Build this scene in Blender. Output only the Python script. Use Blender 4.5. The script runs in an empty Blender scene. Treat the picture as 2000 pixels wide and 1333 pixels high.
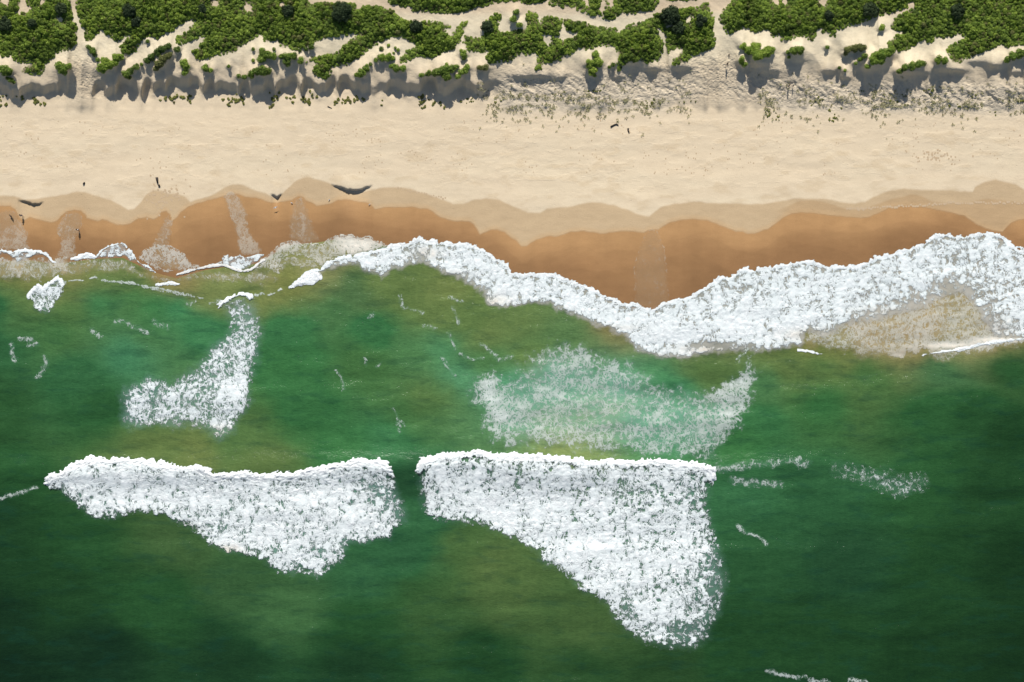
import bpy, math, random
import numpy as np
from mathutils import Vector
random.seed(7); RNG = np.random.default_rng(7)
S = bpy.context.scene
COL = S.collection

# ------------------------------------------------------------------ camera, sky, sun
H = 250.0                    # camera height above the sea, metres
PX = 8.0                     # photo pixels per metre at sea level
SUN_EL, SUN_AZ = 40.0, 2.0   # degrees; sun stands inland (+Y)
cam_d = bpy.data.cameras.new('camera'); cam = bpy.data.objects.new('camera', cam_d); COL.objects.link(cam)
cam.location = (0, 0, H); cam.rotation_euler = (0, 0, 0)
cam_d.sensor_width = 36; cam_d.lens = 36; cam_d.clip_end = 30000; cam_d.clip_start = 1
S.camera = cam
W = bpy.data.worlds.new('World'); S.world = W; W.use_nodes = True
nt = W.node_tree; bg = nt.nodes['Background']
sky = nt.nodes.new('ShaderNodeTexSky'); sky.sky_type = 'NISHITA'; sky.sun_disc = False
sky.sun_elevation = math.radians(SUN_EL); sky.sun_rotation = math.radians(SUN_AZ)
nt.links.new(sky.outputs[0], bg.inputs[0]); bg.inputs[1].default_value = 0.058
sl = bpy.data.lights.new('sun', 'SUN'); sl.energy = 4.05; sl.angle = math.radians(0.5); sl.color = (1.0, 0.955, 0.88)
so = bpy.data.objects.new('sun', sl); COL.objects.link(so); so.location = (0, 200, 200)
el, az = math.radians(SUN_EL), math.radians(SUN_AZ)
sdir = Vector((math.sin(-az) * math.cos(el), math.cos(az) * math.cos(el), math.sin(el)))
so.rotation_euler = sdir.to_track_quat('Z', 'Y').to_euler()
S.view_settings.view_transform = 'Standard'; S.view_settings.look = 'None'
S.view_settings.exposure = 0.35; S.view_settings.gamma = 1; S.view_settings.use_curve_mapping = False
GAIN = np.array([1.15, 1.11, 1.06])      # flat-ground radiance per unit albedo, used to turn photo tones into albedos

# ------------------------------------------------------------------ numeric helpers
def lin(c):
    c = np.asarray(c, float) / 255.0
    return np.where(c <= 0.04045, c / 12.92, ((c + 0.055) / 1.055) ** 2.4)
def alb(c): return np.clip(lin(c) / GAIN, 0.003, 0.9)
_T = np.random.default_rng(3).random((16, 256, 256)).astype(np.float32)
def vn(x, y, s=0):
    t = _T[s % 16]; xi = np.floor(x).astype(np.int64); yi = np.floor(y).astype(np.int64)
    fx = (x - xi); fy = (y - yi); fx = fx * fx * fx * (fx * (fx * 6 - 15) + 10); fy = fy * fy * fy * (fy * (fy * 6 - 15) + 10)
    a = xi & 255; b = yi & 255; a1 = (a + 1) & 255; b1 = (b + 1) & 255
    return (t[a, b] * (1 - fx) + t[a1, b] * fx) * (1 - fy) + (t[a, b1] * (1 - fx) + t[a1, b1] * fx) * fy
def fbm(x, y, o=4, s=0, g=0.5):
    r = 0; w = 1; tot = 0
    for i in range(o):
        r = r + w * vn(x + 17.3 * i, y - 9.1 * i, s + i); tot += w; w *= g; x = x * 2.03; y = y * 2.03
    return r / tot
def worley(x, y, s=0, jit=.9):
    xi = np.floor(x).astype(np.int64); yi = np.floor(y).astype(np.int64); f1 = np.full(x.shape, 9.0); f2 = f1.copy()
    for dx in (-1, 0, 1):
        for dy in (-1, 0, 1):
            a = (xi + dx) & 255; b = (yi + dy) & 255
            d = np.hypot(xi + dx + .5 + jit * (_T[s % 16][a, b] - .5) - x, yi + dy + .5 + jit * (_T[(s + 5) % 16][a, b] - .5) - y)
            f2 = np.minimum(f2, np.maximum(f1, d)); f1 = np.minimum(f1, d)
    return f1, f2
def sstep(a, b, x):
    t = np.clip((x - a) / (b - a), 0, 1); return t * t * (3 - 2 * t)
def P(s):
    v = [float(t) for t in s.replace(',', ' ').split()]
    return np.array(v).reshape(-1, 2)
def dline(u, v, pts, closed=False):
    d = np.full(u.shape, 1e9)
    n = len(pts)
    for i in range(n if closed else n - 1):
        ax, ay = pts[i]; bx, by = pts[(i + 1) % n]
        ex, ey = bx - ax, by - ay; l2 = ex * ex + ey * ey + 1e-9
        t = np.clip(((u - ax) * ex + (v - ay) * ey) / l2, 0, 1)
        d = np.minimum(d, (u - ax - t * ex) ** 2 + (v - ay - t * ey) ** 2)
    return np.sqrt(d)
def inside(u, v, pts):
    r = np.zeros(u.shape, bool); n = len(pts)
    for i in range(n):
        ax, ay = pts[i]; bx, by = pts[(i + 1) % n]
        if ay == by: continue
        c = ((ay > v) != (by > v)) & (u < (bx - ax) * (v - ay) / (by - ay) + ax); r ^= c
    return r
def sdf(u, v, pts, pad=60):
    """signed distance in photo pixels, positive inside; far cells get -pad"""
    out = np.full(u.shape, -float(pad))
    m = (u > pts[:, 0].min() - pad) & (u < pts[:, 0].max() + pad) & (v > pts[:, 1].min() - pad) & (v < pts[:, 1].max() + pad)
    uu, vv = u[m], v[m]
    d = dline(uu, vv, pts, True); out[m] = np.where(inside(uu, vv, pts), d, -d); return out
def to_xyz(u, v, z):
    k = (H - z) / H / PX
    return (u - 1000.0) * k, (666.5 - v) * k, z

# ------------------------------------------------------------------ outlines read off the photograph (2000 x 1333 px)
L_, R_, T_ = -420, 2420, -260
SCRUB = [
 ('green scrub left of the narrow sand track at the far left', P(f'{L_},{T_} 136,{T_} 137,0 141,22 146,42 153,54 152,72 151,86 144,92 136,99 125,101 118,104 110,107 103,118 96,123 90,125 88,138 80,146 70,147 55,145 42,146 38,140 45,132 60,124 48,124 36,124 28,121 20,116 22,110 5,114 0,110 {L_},115')),
 ('widest belt of green scrub between the narrow left track and the thin gully below the sand road', P(f'146,{T_} 146,0 149,20 154,38 155,50 163,56 165,72 168,84 178,84 186,74 194,66 201,60 205,72 214,68 219,82 228,84 238,78 252,70 243,80 233,92 233,100 238,108 248,110 256,105 268,102 271,90 275,83 284,76 297,72 304,78 308,82 314,73 322,68 330,64 340,62 344,54 355,49 365,43 374,40 380,44 373,48 366,60 358,63 345,70 341,78 343,87 352,88 362,87 370,83 380,81 390,74 402,72 392,82 388,92 376,98 371,105 378,108 381,115 390,119 400,117 410,115 425,110 437,108 448,105 460,105 467,97 475,88 490,82 503,76 513,68 516,82 520,87 528,82 544,79 546,90 555,93 563,94 570,101 580,99 603,91 625,80 640,74 655,74 670,71 683,70 700,66 690,74 680,80 668,88 665,97 655,102 640,106 620,109 602,112 596,120 598,124 612,120 616,126 611,140 614,146 622,152 632,157 640,156 648,145 650,132 660,130 675,130 682,125 693,118 702,115 715,105 722,97 735,90 742,84 755,79 770,75 790,76 800,85 815,90 800,95 792,97 790,108 780,112 776,120 780,127 790,126 800,120 810,115 820,112 835,117 842,117 850,113 860,108 872,102 880,98 888,95 893,88 902,88 901,78 904,68 910,58 916,45 917,37 905,40 895,48 885,47 870,44 850,40 830,40 812,43 800,40 790,38 780,30 770,20 752,14 735,10 720,11 705,9 690,5 670,4 655,5 640,4 625,4 608,9 602,0 600,{T_}')),
 ('green scrub above the curving sand road near the top centre', P(f'755,{T_} 757,5 765,12 778,10 786,16 800,22 815,24 840,27 860,28 880,28 905,25 925,19 945,13 965,9 985,6 1000,5 1020,7 1035,8 1060,6 1070,3 1073,12 1090,13 1098,16 1112,16 1122,14 1125,22 1140,25 1148,30 1155,34 1165,32 1172,30 1176,39 1190,41 1200,40 1206,32 1214,26 1222,25 1232,30 1242,31 1247,22 1262,24 1275,22 1280,16 1285,8 1290,0 1290,{T_}')),
 ('green scrub with sandy gaps between the sand road and the right sand path', P('903,75 905,69 915,68 925,72 940,74 941,66 945,45 953,34 965,26 975,26 982,30 978,40 975,50 980,62 990,62 1000,60 1010,56 1022,54 1030,48 1024,40 1028,25 1035,20 1045,22 1052,30 1054,42 1058,35 1070,27 1085,32 1105,37 1125,39 1140,42 1150,46 1165,50 1185,52 1205,55 1208,62 1212,58 1222,50 1230,47 1245,44 1262,36 1280,26 1292,20 1310,17 1320,20 1335,16 1350,12 1365,13 1372,4 1382,2 1388,12 1387,20 1393,25 1397,35 1395,45 1392,58 1395,66 1401,78 1398,85 1395,95 1385,98 1370,104 1360,108 1350,115 1340,123 1325,127 1315,130 1312,125 1312,118 1320,109 1330,100 1325,98 1315,100 1305,106 1300,105 1299,95 1301,82 1298,80 1297,88 1296,100 1292,108 1285,120 1270,126 1258,128 1250,118 1240,122 1222,126 1215,135 1207,143 1203,135 1205,115 1203,100 1199,92 1190,94 1175,92 1165,94 1155,98 1145,101 1135,98 1130,95 1125,100 1115,108 1105,113 1095,120 1085,123 1075,124 1065,125 1062,132 1052,140 1045,138 1043,125 1048,115 1048,108 1046,102 1038,107 1028,112 1022,105 1010,112 1000,118 990,123 980,120 970,123 960,126 952,126 948,118 950,108 955,102 945,106 935,104 915,102 908,95 904,85')),
 ('dark scrub at the top edge left of the wide right sand path', P(f'1296,{T_} 1297,0 1310,3 1330,2 1350,3 1368,0 1380,-6 1383,{T_}')),
 ('largest green scrub right of the wide right sand path', P(f'1430,{T_} 1430,0 1420,12 1410,18 1405,30 1403,38 1410,50 1415,62 1420,67 1435,67 1442,60 1460,55 1468,64 1480,66 1488,60 1500,58 1505,70 1518,80 1535,82 1550,78 1556,73 1573,74 1578,80 1588,80 1595,74 1596,60 1604,60 1606,70 1618,66 1622,73 1630,74 1634,64 1640,58 1648,60 1655,53 1670,50 1680,47 1695,42 1710,36 1720,33 1738,28 1750,26 1757,23 1775,17 1783,10 1786,14 1770,22 1752,29 1745,35 1738,48 1742,58 1755,62 1762,64 1750,68 1735,78 1731,88 1740,98 1752,101 1765,103 1775,97 1790,87 1800,81 1806,76 1808,84 1820,85 1826,82 1828,75 1832,74 1842,76 1850,74 1870,70 1885,72 1880,78 1865,82 1850,90 1845,100 1850,108 1855,118 1860,124 1872,126 1885,118 1900,112 1912,107 1925,100 1940,97 1948,90 1956,88 1960,94 1972,94 1985,92 2000,90 {R_},90 {R_},{T_}')),
]
HOLES = [P('30,27 38,21 42,0 48,0 52,13 60,15 50,22'), P('1060,70 1078,70 1074,80 1072,92 1066,82'),
         P('1100,46 1104,58 1112,66 1128,64 1118,75 1095,76 1086,75 1095,65'), P('1284,56 1292,60 1300,75 1298,80 1290,75'),
         P('1140,-10 1150,-10 1149,10 1144,12'), P('1176,0 1181,0 1180,14 1176,28 1173,20'), P('1188,-8 1199,-8 1197,12 1192,14')]
HOLES_E = [(83, 3, 5), (118, 38, 4), (10, 2, 6), (421, 8, 5), (484, 15, 7), (552, 10, 5), (702, 10, 6), (877, 62, 5), (886, 56, 5), (1345, 38, 6), (1308, 48, 4), (1515, 2, 6), (1532, 3, 5), (1607, 3, 7), (1779, 11, 6), (799, 18, 4), (1520, 76, 4)]
# isolated bushes: chain of (u, v, radius) and what singles each out
BUSH = [
 ('116,128,8 124,135,11 133,131,7', 'rounded green bush on the dune shoulder just left of the wide sand fan at left'),
 ('2,136,9 12,140,11 20,138,6', 'green bush cut by the left edge of the picture above the dune scarp'),
 ('14,153,4 22,157,6 27,161,4', 'small low bush below the bush at the left picture edge'),
 ('174,93,6 181,100,7 184,106,5', 'slim green bush where the left track opens into the sand fan'),
 ('190,117,5', 'tiny round bush on the right rim of the left sand fan'),
 ('205,120,9 200,132,11 215,126,10 228,112,9 238,113,7 225,122,8', 'ragged wide bush hanging over the dune face right of the left sand fan'),
 ('276,126,4 266,131,7 255,137,8 246,146,9 252,152,5', 'slanting green bush above the tallest shadow of the left dune face'),
 ('328,92,7 318,95,8 307,102,8 297,110,8 288,119,7', 'upper of two parallel slanting bushes on the left dune'),
 ('330,108,8 320,115,10 310,125,10 305,134,7', 'lower of two parallel slanting bushes on the left dune'),
 ('346,97,7', 'small round bush right of the two parallel slanting bushes'),
 ('360,122,8 362,129,9', 'egg shaped bush on the bare spur below the small round bush'),
 ('362,142,7', 'dark small bush in shade at the foot of the egg shaped bush'),
 ('402,132,8 411,137,6', 'green bush between two sand fins on the left dune face'),
 ('446,130,4', 'single tiny bush on the bare sand hollow of the left dune'),
 ('494,96,4', 'tiny curved bush at the head of a rippled sand hollow'),
 ('494,118,4', 'tiny bush on a thin sand ridge above the long scarp bush'),
 ('465,149,5 478,150,6 490,146,8 502,140,9 515,139,11 524,141,7', 'long bush lying along the scarp lip in the left half'),
 ('287,81,5', 'tiny bush in the long slanting blowout of the left dune'),
 ('512,103,9 510,115,9 522,108,9 534,110,8', 'heart shaped bush above the long scarp lip bush'),
 ('535,96,4', 'tiny bush just above the heart shaped bush'),
 ('550,110,6 562,112,9 573,110,8 560,122,8', 'triangular bush with a pointed shadow right of the heart shaped bush'),
 ('587,120,7', 'small bush squeezed between the triangular bush and the big scrub tongue'),
 ('585,99,4 597,95,5 608,92,6', 'thin strip of bush along the lower edge of a bright blowout'),
 ('723,125,5 715,133,8 705,143,9 695,147,5', 'wedge shaped bush leaning down to the left on the central dune face'),
 ('744,95,5', 'tiny bush at the left end of the central bright blowout'),
 ('733,117,5 745,112,8 758,111,8 767,114,6', 'arched bush at the lower rim of the central bright blowout'),
 ('758,89,4', 'tiny bush in the middle of the central bright blowout'),
 ('769,104,3 772,94,3 777,98,4', 'loose scatter of tiny shoots in the central bright blowout'),
 ('765,130,6 773,133,9 786,134,7', 'dark green bush below the arched bush of the central blowout'),
 ('824,147,6 836,144,7 848,145,7 858,140,10 868,138,11 880,134,9 892,130,6 872,150,9', 'largest slanting bush above the deepest shadow near the centre'),
 ('912,133,7 902,141,7 895,149,6 908,140,7', 'narrow bush touching the right end of the largest slanting bush'),
 ('938,133,6 948,133,7', 'small domed bush alone on pale sand right of centre'),
 ('900,99,4 906,106,8 905,115,4', 'drop shaped bush below the thin sand gully'),
 ('872,126,4', 'tiny bush perched on top of the largest slanting bush'),
 ('1008,25,7 1003,38,7', 'straggly bush on sandy ground below the sand road'),
 ('1015,49,6', 'small grey green bush on sandy ground below the straggly bush'),
 ('1153,125,10 1167,123,11 1158,138,10 1160,147,5', 'big teardrop bush alone on the smooth sand slope right of centre'),
 ('1163,106,8', 'round bush sitting on top of the big teardrop bush'),
 ('1197,126,5 1190,131,4', 'small bush right of the big teardrop bush'),
 ('1450,90,8 1463,98,10 1476,92,10 1480,108,12 1495,103,12 1505,98,9 1449,118,8 1455,125,6', 'broad bush on the right bank of the wide right sand path'),
 ('1538,102,5 1550,99,9 1563,99,9 1540,112,4', 'cap shaped bush right of the broad path side bush'),
 ('1615,92,5', 'tiny bush at the top of a curved sand ridge in the right dunes'),
 ('1722,56,7', 'lone round bush high in the largest bare sand slope at right'),
 ('1650,105,5 1655,96,8 1668,95,8 1682,94,9', 'upper bush of the close trio in the right dunes'),
 ('1690,109,6 1680,116,6 1670,123,5', 'narrow middle bush of the close trio in the right dunes'),
 ('1738,103,10 1722,107,12 1708,108,8 1705,120,9 1695,130,6 1720,118,9', 'widest bush of the close trio in the right dunes'),
 ('1639,133,4', 'left of two tiny plants below the close trio of bushes'),
 ('1650,138,4', 'right of two tiny plants below the close trio of bushes'),
 ('1757,139,6 1768,132,8 1780,129,8 1793,127,7 1803,124,6', 'long low bush on the scarp lip of the right dunes'),
 ('1832,118,8 1845,118,8', 'small dark bush right of the long low scarp bush'),
 ('1966,118,7 1978,111,9 1992,106,10 2004,104,9', 'dark slanting bush cut by the right edge of the picture'),
]
DARK = [((252, 22, 13), 'dark rounded shrub in the scrub at top left'), ((267, 44, 10), 'dark grey green shrub at the edge of the left scrub belt'),
        ((62, 45, 9), 'dusky shrub left of the narrow sand track'), ((10, 48, 14), 'dark shrub at the far left picture edge'),
        ((120, 18, 12), 'dark shrub just left of the upper narrow track'), ((562, 22, 12), 'dark shrub beside the sand patch at the top'),
        ((667, 24, 21), 'largest dark dome shaped shrub near the top centre left'), ((395, 18, 9), 'dull dark shrub in the left scrub belt'),
        ((953, 52, 13), 'dark shrub at the lower bank of the sand road junction'), ((812, 52, 13), 'dark olive shrub below the bend of the sand road'),
        ((1310, 32, 20), 'large black green shrub left of the wide right sand path'), ((1326, 56, 14), 'dark shrub just below the large black green shrub'),
        ((1369, 42, 12), 'grey green ball shaped shrub near the wide right sand path'), ((1700, 20, 16), 'dark shrub above the largest bare sand slope'),
        ((1870, 22, 15), 'dark patchy shrub in the top right scrub'), ((1620, 30, 10), 'dark shrub in the scrub right of the wide path')]

SHORE = P('-9000,505 -200,505 0,507 60,506 110,512 140,508 190,502 240,500 300,528 345,540 400,524 440,518 500,512 540,490 556,476 620,470 650,465 700,468 730,470 770,482 818,470 865,474 905,478 940,489 965,505 995,530 1020,538 1085,541 1130,557 1190,584 1225,598 1272,607 1315,590 1375,563 1410,544 1455,526 1500,526 1570,513 1620,524 1672,525 1710,506 1780,486 1835,460 1930,458 1960,468 2000,496 2200,500 9000,500')
WET1 = P('-9000,405 -100,408 0,403 20,403 30,410 38,425 47,432 58,424 70,428 85,432 105,434 113,430 120,422 130,414 145,411 158,412 167,420 170,427 180,430 190,432 200,429 210,431 225,438 240,441 255,437 270,427 285,425 300,428 308,425 315,415 325,413 333,420 336,432 345,425 352,415 365,405 380,399 400,393 420,388 440,383 450,378 465,380 480,385 500,386 515,391 530,396 550,395 570,392 575,388 583,384 592,386 598,392 608,396 618,402 630,400 645,398 660,391 675,390 695,393 715,395 725,400 733,409 750,406 765,405 790,406 805,404 820,408 835,408 848,415 858,423 875,430 895,432 915,432 925,438 933,450 937,459 945,455 958,450 970,449 985,454 1000,465 1010,472 1018,481 1028,481 1035,475 1048,468 1060,464 1075,461 1085,463 1100,459 1115,453 1140,452 1155,453 1170,457 1180,457 1190,454 1215,452 1240,452 1258,455 1265,450 1280,449 1285,450 1295,442 1310,435 1330,430 1355,428 1380,430 1400,437 1420,446 1438,453 1450,452 1462,458 1475,456 1490,450 1500,447 1515,437 1530,425 1545,418 1570,415 1600,418 1630,421 1655,424 1680,426 1700,424 1718,415 1735,407 1755,403 1780,402 1800,404 1830,410 1860,416 1885,423 1905,437 1925,447 1940,451 1958,454 1965,445 1975,435 1985,431 2000,429 2100,425 9000,425')
WET2 = P('-9000,385 0,382 25,383 50,390 75,388 100,384 125,380 150,374 165,375 185,382 215,390 235,400 250,410 262,408 275,395 285,380 300,372 315,372 325,378 345,378 360,384 372,393 395,387 420,378 440,365 455,359 475,361 500,372 520,378 540,388 550,380 565,365 580,352 600,345 620,350 640,357 655,364 680,376 700,379 720,371 750,366 790,366 820,375 850,385 870,392 885,398 905,398 925,390 950,388 975,390 1000,402 1030,415 1055,415 1070,408 1090,405 1115,404 1130,399 1150,396 1165,395 1185,398 1205,402 1225,410 1245,418 1268,422 1280,412 1290,405 1310,399 1335,396 1355,393 1380,396 1410,397 1440,397 1470,399 1500,397 1550,388 1580,388 1610,388 1640,395 1670,398 1690,394 1710,383 1735,373 1765,368 1790,370 1830,371 1860,372 1880,374 1900,374 1905,364 1925,355 1945,350 1965,356 1985,360 2000,370 9000,370')
WET3 = P('-9000,300 1520,410 1560,393 1590,391 1620,398 1650,408 1680,410 1710,400 1745,388 1780,380 1800,382 1820,394 1850,398 1900,394 1930,388 1960,392 2000,396 9000,396')
def yat(line, u): return np.interp(u, line[:, 0], line[:, 1])

# ------------------------------------------------------------------ terrain height and ground cover fields
def axis(a, b, step, far, n=26):
    c = np.arange(a, b + 0.01, step); g = step * np.cumsum(1.38 ** np.arange(1, n))
    g = g[g < far]; return np.concatenate([(a - g)[::-1], c, b + g])
GU = axis(-90, 2090, 2, 30000)
GV0 = np.arange(-70, 660.1, 2); g = 2 * np.cumsum(1.38 ** np.arange(1, 30)); g = g[g < 30000]
GV = np.concatenate([(-70 - g)[::-1], GV0, np.array([680, 740, 900, 1500, 4000, 30000])])
U, V = np.meshgrid(GU, GV)

vegsd = np.full(U.shape, -60.0)
core = (U > -520) & (U < 2520) & (V > -320) & (V < 230)
uc, vc = U[core], V[core]
sd = np.full(uc.shape, -60.0)
for _, p in SCRUB: sd = np.maximum(sd, sdf(uc, vc, p))
for p in HOLES: sd = np.minimum(sd, -sdf(uc, vc, p, 20) )
for a, b, r in HOLES_E: sd = np.minimum(sd, np.hypot(uc - a, vc - b) - r)
bs = np.full(uc.shape, -60.0)
BCH = []
for s, lab in BUSH:
    ch = np.array([float(t) for t in s.replace(',', ' ').split()]).reshape(-1, 3); BCH.append(ch)
    for a, b, r in ch: bs = np.maximum(bs, r - np.hypot(uc - a, vc - b))
vegsd[core] = np.maximum(sd, bs)
knob = np.zeros(U.shape); kb = np.zeros(uc.shape)
for ch in BCH:
    for a, b, r in ch:
        dv = vc - b + r * 0.2
        q = np.where(dv > 0, dv / (r * 1.25), dv / (r * 2.6)); kb = np.maximum(kb, np.clip(r / 9, .35, 1.25) * np.exp(-(q ** 2) - ((uc - a) / (r * 1.5)) ** 2))
knob[core] = kb

def profile(u, v):
    vl = [-30000, -400, 0, 60, 100, 130, 152, 158, 176, 192, 215, 300]
    hl = [9, 9, 8.0, 7.0, 6.1, 5.4, 4.85, 4.6, 2.5, 2.15, 1.95, 1.75]
    hr = [9, 9, 7.6, 6.6, 5.7, 4.7, 3.9, 3.7, 3.1, 2.6, 2.02, 1.75]
    w = sstep(930, 1010, u + 30 * (fbm(u / 40, v / 40, 2, 5) - .5)) 
    fan = np.exp(-((u - 158) / 34) ** 2); w = np.maximum(w, fan)
    w = np.minimum(1, w + .55 * np.exp(-((u - 735) / 16) ** 2) + .4 * np.exp(-((u - 480) / 6) ** 2))
    vw = v + 30 * (fbm(u / 30, v / 200, 3, 2) - .5) + 22 * (np.abs(2 * vn(u / 24, v / 200, 4) - 1) - .5) + 6 * (vn(u / 7, v / 90, 9) - .5)
    return np.interp(vw, vl, hl) * (1 - w) + np.interp(vw, vl, hr) * w
ys = yat(SHORE, U)
hb = profile(U, V)
t = np.clip((V - 215) / (ys - 215), 0, 4)
beach = np.where(t <= 1, 1.95 * (1 - t) ** 1.15 + 0.02, 0.02 - 0.065 * np.clip(V - ys, 0, 4000) / PX)
beach = np.maximum(beach, -6 - 0.0 * V)
wb = sstep(205, 225, V)
Z = hb * (1 - wb) + beach * wb
duneW = sstep(215, 170, V)
vs = sstep(-8, 10, vegsd)
Z += duneW * (0.35 * vs * sstep(0, 40, vegsd + 10) + 1.05 * knob)
# bare sand relief: hummocks, wind fins slanting down to the left
rx, ry = (U * .80 + V * .60), (-U * .60 + V * .80)
bare = 1 - vs
Z += duneW * bare * 0.40 * (fbm(rx / 60, ry / 22, 3, 6) - .5) * sstep(-60, 60, V)
Z += duneW * 0.6 * (fbm(U / 90, V / 60, 2, 9) - .5)
rum = np.exp(-((V - 168 - 18 * sstep(1400, 1700, U)) / 26) ** 2) * sstep(930, 1010, U) * (1 - .75 * np.exp(-((U - 1400) / 45) ** 2))
Z += rum * (0.4 * np.abs(fbm(rx / 26, ry / 9, 3, 10) - .5) * 2 - .2)
Z += rum * .22 * (vn(rx / 9, ry / 5, 12) - .5)
grassZ = np.exp(-((V - 200) / 22) ** 2) * (sstep(940, 1000, U) * sstep(1340, 1280, U) + sstep(1490, 1540, U) * sstep(2500, 2100, U))
Z += grassZ * (.28 * (fbm(U / 14, V / 9, 3, 13) - .5))
Z += duneW * sstep(165, 176, V) * sstep(215, 192, V) * (1 - sstep(930, 1000, U)) * .35 * (fbm(U / 10, V / 14, 2, 1) - .5)
for a, b, ru, rv, hh in [(1620, 136, 16, 8, 1.0), (1652, 150, 10, 6, .8), (1868, 134, 22, 8, 1.3), (1948, 124, 18, 10, 1.4), (1985, 138, 14, 8, 1.0), (1040, 146, 42, 7, .9),
                         (1097, 150, 8, 5, .7), (1232, 120, 22, 8, 1.0), (1275, 132, 16, 7, .9), (1330, 128, 22, 9, 1.1), (1500, 136, 26, 8, .7), (1480, 122, 26, 9, 1.1), (1560, 115, 16, 7, .6),
                         (1700, 128, 26, 10, 1.2), (1782, 138, 32, 9, 1.4), (1838, 132, 18, 8, 1.0), (1905, 118, 22, 8, .8), (1640, 195, 14, 4, .35), (1765, 150, 24, 8, .6), (1210, 146, 10, 9, .8)]:
    dv = V - b; Z += hh * np.exp(-((U - a) / ru) ** 2) * np.where(dv > 0, np.exp(-(dv / rv) ** 2), np.exp(-(dv / (rv * 3)) ** 2))
# berm scarps that throw the dark crescents on the beach
def scarp(top, depth, back, seed):
    """ground drops by depth just seaward of the line and climbs back over 'back' pixels"""
    global Z
    u0, u1 = top[0, 0], top[-1, 0]
    yl = np.interp(U, top[:, 0], top[:, 1]) + 3.0 * (vn(U / 4.5, V * 0 + .5, seed) - .5)
    env = np.clip(np.sin(np.pi * np.clip((U - u0) / (u1 - u0), 0, 1)), 0, 1) ** .8
    s = V - yl; Z -= depth * env * sstep(-.5, 2.5, s) * np.exp(-np.clip(s, 0, 999) / back)
    Z += depth * .12 * env * np.exp(-((s + 10) / 16) ** 2)
scarp(P('34,390 45,392 55,396 66,399 78,397 86,393'), .85, 30, 1)
scarp(P('646,359 660,364 675,369 692,371 708,368 722,364 728,361'), 1.25, 30, 2)
scarp(P('529,378 536,381 541,384 546,381 551,377'), 1.0, 20, 3)
# gentle swells of the dry beach and cusp ridges
dry = sstep(205, 240, V) * sstep(0, 60, yat(WET2, U) - V)
Z += dry * .20 * (fbm(U / 150, V / 45, 3, 14) - .5)
Z += sstep(225, 260, V) * (ys > V) * .10 * (fbm(U / 70, V / 30, 2, 15) - .5) * sstep(0, 40, ys - V)

def zt(u, v):
    u = np.atleast_1d(np.asarray(u, float)); v = np.atleast_1d(np.asarray(v, float))
    i = np.clip(np.searchsorted(GU, u) - 1, 0, len(GU) - 2); j = np.clip(np.searchsorted(GV, v) - 1, 0, len(GV) - 2)
    fu = (u - GU[i]) / (GU[i + 1] - GU[i]); fv = (v - GV[j]) / (GV[j + 1] - GV[j])
    return (Z[j, i] * (1 - fu) + Z[j, i + 1] * fu) * (1 - fv) + (Z[j + 1, i] * (1 - fu) + Z[j + 1, i + 1] * fu) * fv

# ------------------------------------------------------------------ ground albedo
def mixc(a, b, w): return a * (1 - w[..., None]) + b * w[..., None]
nA = fbm(U / 120, V / 40, 4, 3); nB = fbm(U / 30, V / 12, 4, 8)
C = np.ones(U.shape + (3,)) * alb((233, 211, 178))
C = mixc(C, alb((234, 213, 180)) * np.ones(3), sstep(.35, .75, nA) * sstep(230, 300, V))
C = mixc(C, alb((214, 188, 150)) * np.ones(3), sstep(.55, .8, nB) * .4 * sstep(215, 260, V))
C = mixc(C, alb((240, 224, 190)) * np.ones(3), duneW * sstep(150, 90, V) * .7)
C = mixc(C, alb((218, 192, 160)) * np.ones(3), sstep(40, 15, V) * .7)
C = mixc(C, alb((205, 196, 178)) * np.ones(3), np.clip(rum + grassZ, 0, 1) * .35)
wv = V + 3 * (fbm(U / 12, V / 12, 3, 7) - .5)
d2 = wv - yat(WET2, U); d1 = wv - yat(WET1, U); d3 = wv - yat(WET3, U)
C = mixc(C, alb((206, 178, 140)) * np.ones(3), sstep(-2, 3, d2))
C = mixc(C, alb((196, 164, 124)) * np.ones(3), sstep(-2, 3, d3) * sstep(1500, 1560, U) * sstep(-1, 2, d2))
C = mixc(C, alb((210, 172, 126)) * np.ones(3), sstep(-12, -1, d1) * sstep(0, 4, d2) * .5)
wet = sstep(-1.5, 1.5, d1)
wc = mixc(np.ones(U.shape + (3,)) * alb((190, 146, 98)), alb((174, 131, 87)) * np.ones(3), sstep(5, 70, d1))
wc = mixc(wc, alb((152, 112, 74)) * np.ones(3), sstep(70, 10, ys - V) * .55)
wc = wc * (1 - .07 * sstep(0, 2.5, d1 - 20 - 26 * fbm(U / 80, V * 0 + 3.3, 3, 2)))[..., None] * (1 - .06 * sstep(0, 2, d1 - 52 - 40 * fbm(U / 110, V * 0 + 7.3, 3, 5)))[..., None]
wc = wc * (0.86 + .30 * fbm(U / 60, V / 60, 3, 4))[..., None] * (0.975 + .05 * fbm(U / 8, V / 60, 2, 2))[..., None]
C = mixc(C, wc, wet)
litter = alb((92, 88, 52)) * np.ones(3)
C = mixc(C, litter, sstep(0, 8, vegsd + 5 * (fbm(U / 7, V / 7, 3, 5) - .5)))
far = np.maximum(sstep(-240, -280, V), 0); C = mixc(C, alb((60, 84, 36)) * np.ones(3), far)
C = mixc(C, alb((60, 84, 36)) * np.ones(3), sstep(2420, 2480, np.abs(U - 1000) + 1000) * sstep(120, 90, V))
rough = duneW * .22 * bare + np.clip(rum, 0, 1) + np.exp(-((U - 165 + (150 - V) * .1) / 34) ** 2 - ((V - 150) / 40) ** 2) + 1.1 * np.exp(-((U - 1400) / 110) ** 2 - ((V - 150) / 42) ** 2)
rough += grassZ * .5 + .18 * dry * sstep(.45, .6, nB)
rough = np.clip(rough, 0, 1.3)

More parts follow.
